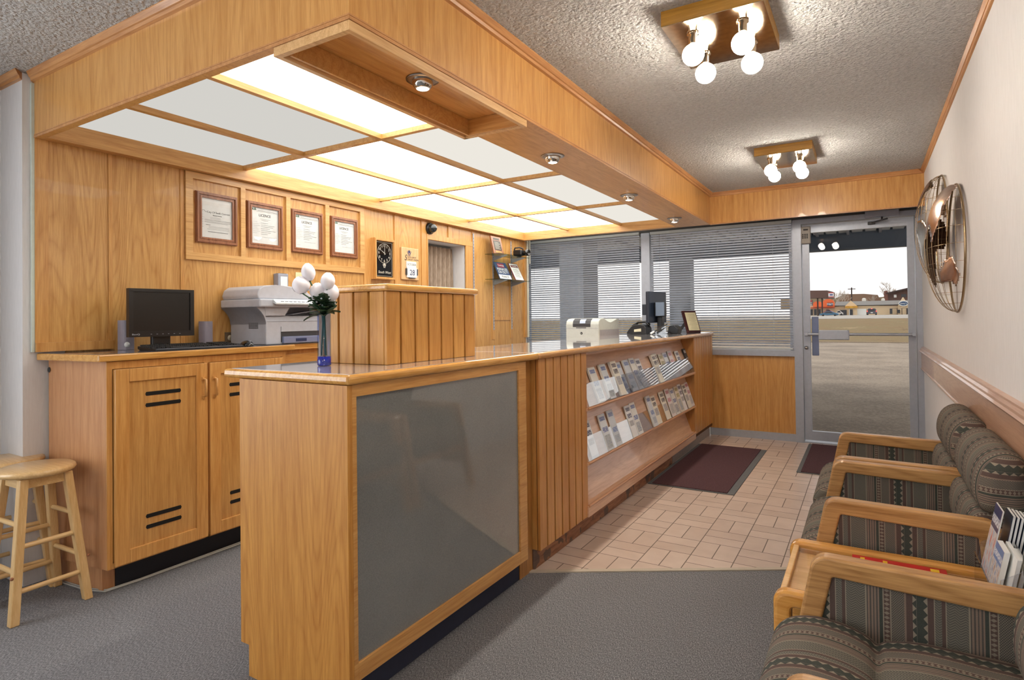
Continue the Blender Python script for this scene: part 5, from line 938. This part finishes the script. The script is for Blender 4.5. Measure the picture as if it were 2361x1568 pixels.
for k, cm in enumerate((Paper, plain('cream_cover', (220, 214, 196), .4), Paper, plain('teal_cover', (40, 78, 104), .35))): card(.283 + k * .012, 1.90 + .008 * k, 2.045 - .01 * k, hz + .004, .150 - .012 * k, .028, .008, cm, ['white-backed booklet directly behind the beach leaflet in the acrylic holder', 'cream booklet in the acrylic holder, between two white ones', 'white booklet in front of the teal one in the acrylic holder', 'teal-covered booklet closest to the wall in the acrylic holder'][k])

# ================================================================== OUTSIDE
def at(u, v, y):
    d_ = RT * ((u - 1180.5) / 1362.71) - UP * ((v - 717.63) / 1362.71) + FW; return Vector((0, 0, 1.22)) + d_ * (y / d_.y)
Asph = asphalt('grey_asphalt', (126, 112, 98), (166, 150, 132), 26); Conc = asphalt('pale_concrete', (196, 190, 180), (222, 218, 208), 30); Tan = plain('beige_stucco', (206, 180, 146), .8)
tag(MB().box(-45, 45, 6.42, 31.5, -.3, -.10).build('parking_lot', Asph), 'grey asphalt parking lot outside the door', kind='structure')
tag(MB().box(-4, 3, 6.43, 7.45, -.099, -.085).build('sidewalk', Conc), 'pale concrete strip outside the door', kind='structure')
tag(MB().box(-45, 45, 31.5, 31.62, -.3, -.06).build('kerb', Asph), kind='structure')
gm = NT('dry_grass'); o_ = gm.obj(); f_ = gm.math('ADD', gm.math('MULTIPLY', gm.noise(o_, 9, 6, .8), .6), gm.math('MULTIPLY', gm.noise(gm.obj((1, 1, 1)), .8, 4, .6), .42)); GrassM = gm.pbr(gm.ramp(f_, [(.36, srgb(92, 72, 48)), (.48, srgb(150, 124, 88)), (.55, srgb(126, 112, 76)), (.66, srgb(182, 154, 116))]), .95, normal=gm.bump(f_, .7, .1))
tag(MB().sheet(lambda u, v: (-60 + 120 * u, 31.7 + 15 * v, -.10 + 1.04 * (3 * v * v - 2 * v ** 3) * .92 + .05 * v + .02 * math.sin(u * 300) * math.sin(v * 60)), 120, 40).build('grass', GrassM, fix=False), 'dry yellow brown grass bank beyond the parking lot', kind='stuff')
tag(MB().prism([(46.7, .2), (46.7, .93), (64, 1.0), (240, 1.02), (240, .2)], 'x', -110, 110).build('road', asphalt('pale_road', (156, 148, 140), (186, 180, 172), 3)), 'pale road beyond the grass bank', kind='structure')
# canopy over the parking outside
t = thing('entrance_canopy', 'white ribbed canopy with a slate blue edge beam outside the door', 'canopy', (-2, 9, -.1)); SlateM = plain('slate_blue_beam', (66, 78, 92), .6)
m = MB(); [m.box(x / 10, x / 10 + .16, 6.45, 12.0, 2.66, 2.70) for x in range(-140, 60, 2)]; m.box(-14, 6, 6.45, 12.1, 2.70, 2.74); m.build('ribbed_soffit', plain('ribbed_white_metal', (206, 212, 216), .5), t)
m = MB(); [m.box(x, x + .04, 6.45, 12.0, 2.62, 2.66) for x in (-13, -11.2, -9.4, -7.6, -5.8, -4.0, -3.1, -2.2, -1.72, -1.24, -.76, -.28, .2, .68, 1.16, 3, 4.8)]; m.build('purlin', MGrey, t)
MB().box(-14, 6, 12.0, 12.25, 2.37, 2.74).box(-14, 6, 11.96, 12.0, 2.36, 2.40).build('edge_beam', SlateM, t)
for x0, x1, y0, y1 in ((-3.96, -3.57, 8.0, 8.55), (-3.36, -2.95, 11.7, 12.0)): MB().box(x0, x1, y0, y1, -.1, 2.62 if y0 < 9 else 2.37).build('column', plain('grey_render_column', (150, 156, 164), .7), t)
# far buildings
def fbox(m, u0, u1, v0, v1, y, d):
    a, b_ = at(u0, v1, y), at(u1, v0, y); return m.box(a.x, b_.x, y, y + d, a.z, b_.z)
def fpoly(m, pts, y, d): return m.prism([(at(u, v, y).x, at(u, v, y).z) for u, v in pts], 'y', y, y + d)
Brown = plain('brown_shingle', (96, 70, 62), .8); BrownD = plain('dark_brown_trim', (58, 42, 38), .7); Orange = plain('orange_awning', (226, 98, 40), .5); RoofG = plain('grey_shingle_roof', (128, 124, 120), .9); WinD = plain('dark_shop_glass', (44, 44, 50), .2); Cream = plain('cream_wall', (214, 190, 156), .8)
Y = 150; t = thing('strip_mall', 'long beige shop building with a grey shingle roof across the road', 'shop building', (-2, Y, 1))
fbox(MB(), 1924, 2100, 704, 728.5, Y, 12).build('wall', Cream, t); m = MB(); a, b_, c0, d0 = at(1925, 705, Y), at(2102, 705, Y), at(2102, 694.5, Y), at(1925, 694.5, Y)
m.prism([(Y - .6, a.z), (Y + 6, d0.z), (Y + 12.5, a.z)], 'x', a.x, b_.x).build('roof', RoofG, t)
for pts in (((1948, 706), (1962, 693), (1977, 706)), ((2070, 706), (2082.5, 685), (2096, 706))): fpoly(MB(), list(pts), Y - 1.2, 3).build('gable', Cream, t)
fbox(MB(), 1949, 1976, 705, 728.5, Y - 1, 1).build('porch_front', Cream, t); fbox(MB(), 2071, 2096, 704, 728.5, Y - 1, 1).build('porch_front', Cream, t)
fbox(MB(), 1949, 1977, 705.5, 710.5, Y - 1.6, .5).build('shop_sign', plain('yellow_sign', (232, 176, 50), .5), t); p = at(1963, 708, Y - 1.65); textmesh('lettering', 'FAMILY PIZZA', .42, face(p, (1, 0, 0), UPZ), plain('brown_lettering', (120, 62, 20), .6), t)
p = at(2083, 699.5, Y - 1.4); m = MB(); m.lathe([(.0001, 0), (1.0, 0), (1.0, .2), (.0001, .2)], (0, 0, 0), 32, 'y', False); m.v = [(p.x + v[0] * .85, p.y + v[1], p.z + v[2] * .60) for v in m.v]; m.build('oval_sign', White, t)
m = MB(); m.lathe([(.0001, 0), (1.0, 0), (1.0, .1), (.0001, .1)], (0, 0, 0), 32, 'y', False); m.v = [(p.x + v[0] * .74, p.y - .06 + v[1] * .5, p.z + v[2] * .42) for v in m.v]; m.build('oval_centre', plain('blue_sign', (38, 70, 108), .5), t); textmesh('lettering', "Joey's", .50, face((p.x, p.y - .1, p.z), (1, 0, 0), UPZ), White, t)
for u0, u1, v0, v1 in ((1936, 1952, 714.5, 728), (1958.5, 1966, 713.5, 728), (2051.5, 2057.5, 711.5, 724), (2091, 2095, 711, 724), (2068, 2075, 714, 722)): fbox(MB(), u0, u1, v0, v1, Y - 1.25, .2).build('window', WinD, t)
fbox(MB(), 1958, 1959, 712.5, 728, Y - 1.4, .3).box(0, 0, 0, 0, 0, 0).build('door_frame', White, t); fbox(MB(), 1973, 1997, 712, 727, Y - .2, .3).build('white_posters', Paper, t)
m = MB(); [fbox(m, u, u + 1.2, 711, 726, Y - 2.4, .2) for u in (2068, 2079, 2090)]; fbox(m, 2057, 2096, 710.3, 711.6, Y - 2.4, .3); m.build('porch_post', BrownD, t)
t = thing('orange_awning_shop', 'shop with bright orange rounded awnings beside the gas station canopy', 'shop', (-9, Y, 1)); fbox(MB(), 1850, 1923.8, 703, 728.5, Y + .1, 10).build('wall', Cream, t)
m = MB()
for u0, u1, v0 in ((1897.5, 1924.5, 689.5), (1876, 1896.5, 695)):
    a, b_ = at(u0, 708, Y), at(u1, v0, Y); z0, z1 = a.z, b_.z; m.prism([(a.x, z0), (b_.x, z0)] + [((a.x + b_.x) / 2 + (b_.x - a.x) / 2 * math.cos(k * PI / 12) , z0 + (z1 - z0) * (.45 + .55 * math.sin(k * PI / 12))) for k in range(13)], 'y', Y - 2, Y)
m.build('awning', Orange, t); fbox(MB(), 1866, 1924, 708, 711, Y - 1.6, 1.5).build('awning_valance', plain('deep_orange', (200, 74, 34), .6), t)
fbox(MB(), 1907.5, 1920, 698, 705.2, Y - 2.2, .15).build('logo_panel', plain('logo_navy', (52, 54, 88), .5), t); p = at(1913.7, 701.6, Y - 2.25); textmesh('lettering', 'M&M', .58, face(p, (1, 0, 0), UPZ), White, t)
m = MB(); [fbox(m, u, u + 6, 713, 727, Y, .15) for u in (1868, 1877, 1886, 1905)]; m.build('window', WinD, t)
Yg = 110; t = thing('gas_station_canopy', 'brown shingled gas station canopy on dark posts', 'canopy', (-9, Yg, 1)); m = MB(); fpoly(m, [(1856, 670), (1907, 669.5), (1921, 673), (1921, 686), (1907, 687), (1856, 687)], Yg, 6); m.build('roof', Brown, t)
for u in (1884.2, 1894.5): fbox(MB(), u, u + 2.4, 686.8, 729, Yg + 1, .4).build('post', BrownD, t)
fbox(MB(), 1910, 1922, 674, 686, Yg - .3, .28).build('price_sign', White, t); m = MB(); fbox(m, 1910, 1922, 674, 676, Yg - .36, .05); fbox(m, 1910, 1922, 683.5, 685.5, Yg - .36, .05); m.build('red_stripe', plain('sign_red', (190, 60, 66), .5), t); fbox(MB(), 1913, 1920, 678, 681.5, Yg - .36, .05).build('sign_marks', plain('sign_blue', (90, 96, 150), .5), t)
t = thing('roadside_sign', 'red and white roadside sign board under the gas canopy', 'sign', (-9, 100, 1)); fbox(MB(), 1862, 1874, 692, 705, 100, .3).build('board', plain('sign_dark', (70, 52, 58), .5), t); m = MB(); [fbox(m, 1863.5, 1872.5, v, v + 1.3, 99.9, .08) for v in (694, 697, 700.5, 703)]; m.build('white_lines', White, t); fbox(MB(), 1864, 1872, 692.6, 695.5, 99.8, .08).build('red_line', plain('sign_red', (190, 60, 66), .5), t); fbox(MB(), 1866, 1868, 705, 729, 100.1, .15).build('post', BrownD, t)
t = thing('brown_house', 'dark brown house with a sloping roof and chimney behind the shops', 'house', (12, 190, 1)); Yh2 = 185; fpoly(MB(), [(2046, 726), (2046, 677), (2100, 666), (2100, 726)], Yh2, 10).build('wall', Brown, t); fpoly(MB(), [(2043, 678), (2043, 675), (2102, 661.5), (2102, 665.5)], Yh2 - 1.5, 13).build('roof', BrownD, t); fbox(MB(), 2039, 2047, 670.5, 726, Yh2 - 1.2, 1.1).build('chimney', plain('red_brick', (112, 70, 58), .8), t); fbox(MB(), 2061, 2067, 679.5, 686, Yh2 - .1, .3).build('window', White, t); fbox(MB(), 2078, 2090, 678, 685, Yh2 - .1, .3).build('window', WinD, t)
t = thing('brown_roofed_building', 'low building with a long brown roof behind the grey-roofed shops', 'building', (0, 200, 1)); fpoly(MB(), [(1930, 697), (1941, 678.5), (1992, 677.5), (2024, 680), (2032, 697)], 200, 14).build('roof', plain('tan_brown_roof', (132, 104, 84), .9), t); fbox(MB(), 1934, 2028, 697, 725.8, 200.5, 13).build('wall', Cream, t)
for u, v, r in ((1992, 690.5, 4), (2036, 691, 3.6)):
    p = at(u, v, 158); t = thing('roof_vent', 'pale round roof vent on the shop roof, ' + ('over the parked car' if u < 2000 else 'beside the brown house'), 'roof vent', p[:], 'vents on the shop roof'); MB().lathe([(r * .1, -.6), (r * .1, .1), (r * .07, .3), (.0001, .36)], p[:], 16).build('cowl', Conc, t)
m = MB(); fpoly(m, [(1800, 690), (1870, 684), (1925, 688), (1945, 680), (1985, 690), (2040, 684), (2100, 690), (2200, 686), (2200, 712), (1800, 712)], 215, 3); tag(m.build('hill', plain('brown_scrub', (142, 124, 98), .95)), 'brown scrubby hillside far behind the shops', kind='structure')
def car(u0, u1, v0, v1, y, body, name, label, rear=False):
    a, b_ = at(u0, v1, y), at(u1, v0, y); L, H = b_.x - a.x, b_.z - a.z; X, Z = a.x, a.z; t = thing(name, label, 'car', (X + L / 2, y, Z)); bm_ = plain(name + '_paint', body, .25, .2, coat=.5)
    if rear:
        MB().prism([(X, Z + .16 * H), (X + .02 * L, Z + .55 * H), (X + .14 * L, Z + .95 * H), (X + .22 * L, Z + H), (X + .78 * L, Z + H), (X + .86 * L, Z + .95 * H), (X + .98 * L, Z + .55 * H), (X + L, Z + .16 * H)], 'y', y, y + 4, .05).build('body', bm_, t); MB().prism([(X + .2 * L, Z + .6 * H), (X + .26 * L, Z + .9 * H), (X + .74 * L, Z + .9 * H), (X + .8 * L, Z + .6 * H)], 'y', y - .04, y - .01).build('rear_window', WinD, t)
        for q in (.06, .88): MB().box(X + q * L, X + (q + .07) * L, y - .06, y - .01, Z + .50 * H, Z + .64 * H).build('tail_light', emit('brake_light', (255, 60, 50), 4), t)
        MB().box(X + .44 * L, X + .56 * L, y - .06, y - .01, Z + .93 * H, Z + .985 * H).build('brake_light', emit('brake_light_', (255, 60, 60), 4), t); MB().box(X + .4 * L, X + .6 * L, y - .05, y - .01, Z + .30 * H, Z + .42 * H).build('number_plate', White, t)
        for q in (.03, .8): MB().box(X + q * L, X + (q + .17) * L, y + .3, y + 1, Z, Z + .3 * H).build('wheel', Black, t)
    else:
        MB().prism([(X, Z + .2 * H), (X + .02 * L, Z + .5 * H), (X + .2 * L, Z + .58 * H), (X + .33 * L, Z + .96 * H), (X + .62 * L, Z + H), (X + .80 * L, Z + .6 * H), (X + .98 * L, Z + .52 * H), (X + L, Z + .2 * H)], 'y', y, y + 1.8, .05).build('body', bm_, t)
        MB().prism([(X + .25 * L, Z + .6 * H), (X + .36 * L, Z + .9 * H), (X + .60 * L, Z + .93 * H), (X + .74 * L, Z + .6 * H)], 'y', y - .03, y - .005).build('side_window', WinD, t)
        for q in (.2, .8): MB().lathe([(.0001, -.05), (H * .2, -.05), (H * .2, .2), (.0001, .2)], (X + q * L, y, Z + H * .2), 18, 'y').build('wheel', Black, t)
car(1997.5, 2022.5, 711, 726.5, 92, (74, 72, 82), 'dark_suv', 'dark grey sport utility car with red brake lights on the road', True)
car(1889, 1934, 717.5, 729.2, 96, (52, 104, 138), 'blue_sedan', 'blue sedan parked by the gas station posts'); car(1925, 1944, 716, 727.5, 125, (206, 200, 196), 'white_pickup', 'white vehicle parked behind the blue sedan'); car(1898, 1922, 713.5, 724, 122, (150, 60, 56), 'red_car', 'red and silver car behind the blue sedan')
def tree(u, v0, v1, y, seed, spread, label):
    rnd = random.Random(seed); b0 = at(u, v1, y); b0.z = 1.02; H = at(u, v0, y).z - b0.z; t = thing('bare_tree', label, 'tree', b0[:], 'bare trees behind the shops'); m = MB()
    def br(p, d, L, r, dep):
        q = p + d * L; m.tube([p[:], (p + d * L * .5 + Vector((rnd.uniform(-.04, .04) * L, 0, 0)))[:], q[:]], [r, r * .8, r * .62], 5)
        if dep == 0: return
        for _ in range(3 if dep > 1 else 4):
            e = (d + Vector((rnd.uniform(-1, 1) * spread, rnd.uniform(-.6, .6), rnd.uniform(-.1, .5)))).normalized(); br(p + d * L * rnd.uniform(.6, 1), e, L * rnd.uniform(.6, .8), r * .6, dep - 1)
    br(b0, Vector((0, 0, 1)), H * .34, H * .022, 4); m.build('branches', plain('bare_bark', (180, 166, 152), .9), t)
tree(1925, 652, 700, 175, 2, .8, 'bare tree behind the gas station canopy'); tree(1908, 658, 700, 178, 5, .9, 'smaller bare tree above the orange awnings'); tree(1941, 656, 700, 180, 8, .9, 'bare tree at the end of the long brown roof')
tree(2054, 640, 692, 202, 11, .85, 'tall bare tree beside the brown house chimney'); tree(2076, 646, 690, 206, 14, .8, 'bare tree behind the brown house roof'); tree(2012, 668, 692, 190, 17, .7, 'thin bare tree beyond the brown roof')
p = at(1963.5, 697, 185); p.z = 1.02; q = at(1963.5, 663, 185); t = thing('utility_pole', 'wooden utility pole behind the shop gable', 'utility pole', p[:]); MB().tube([p[:], q[:]], .16, 8).build('pole', BrownD, t); MB().box(q.x - .9, q.x + .9, q.y - .1, q.y + .1, q.z - .5, q.z - .3).build('crossarm', BrownD, t)
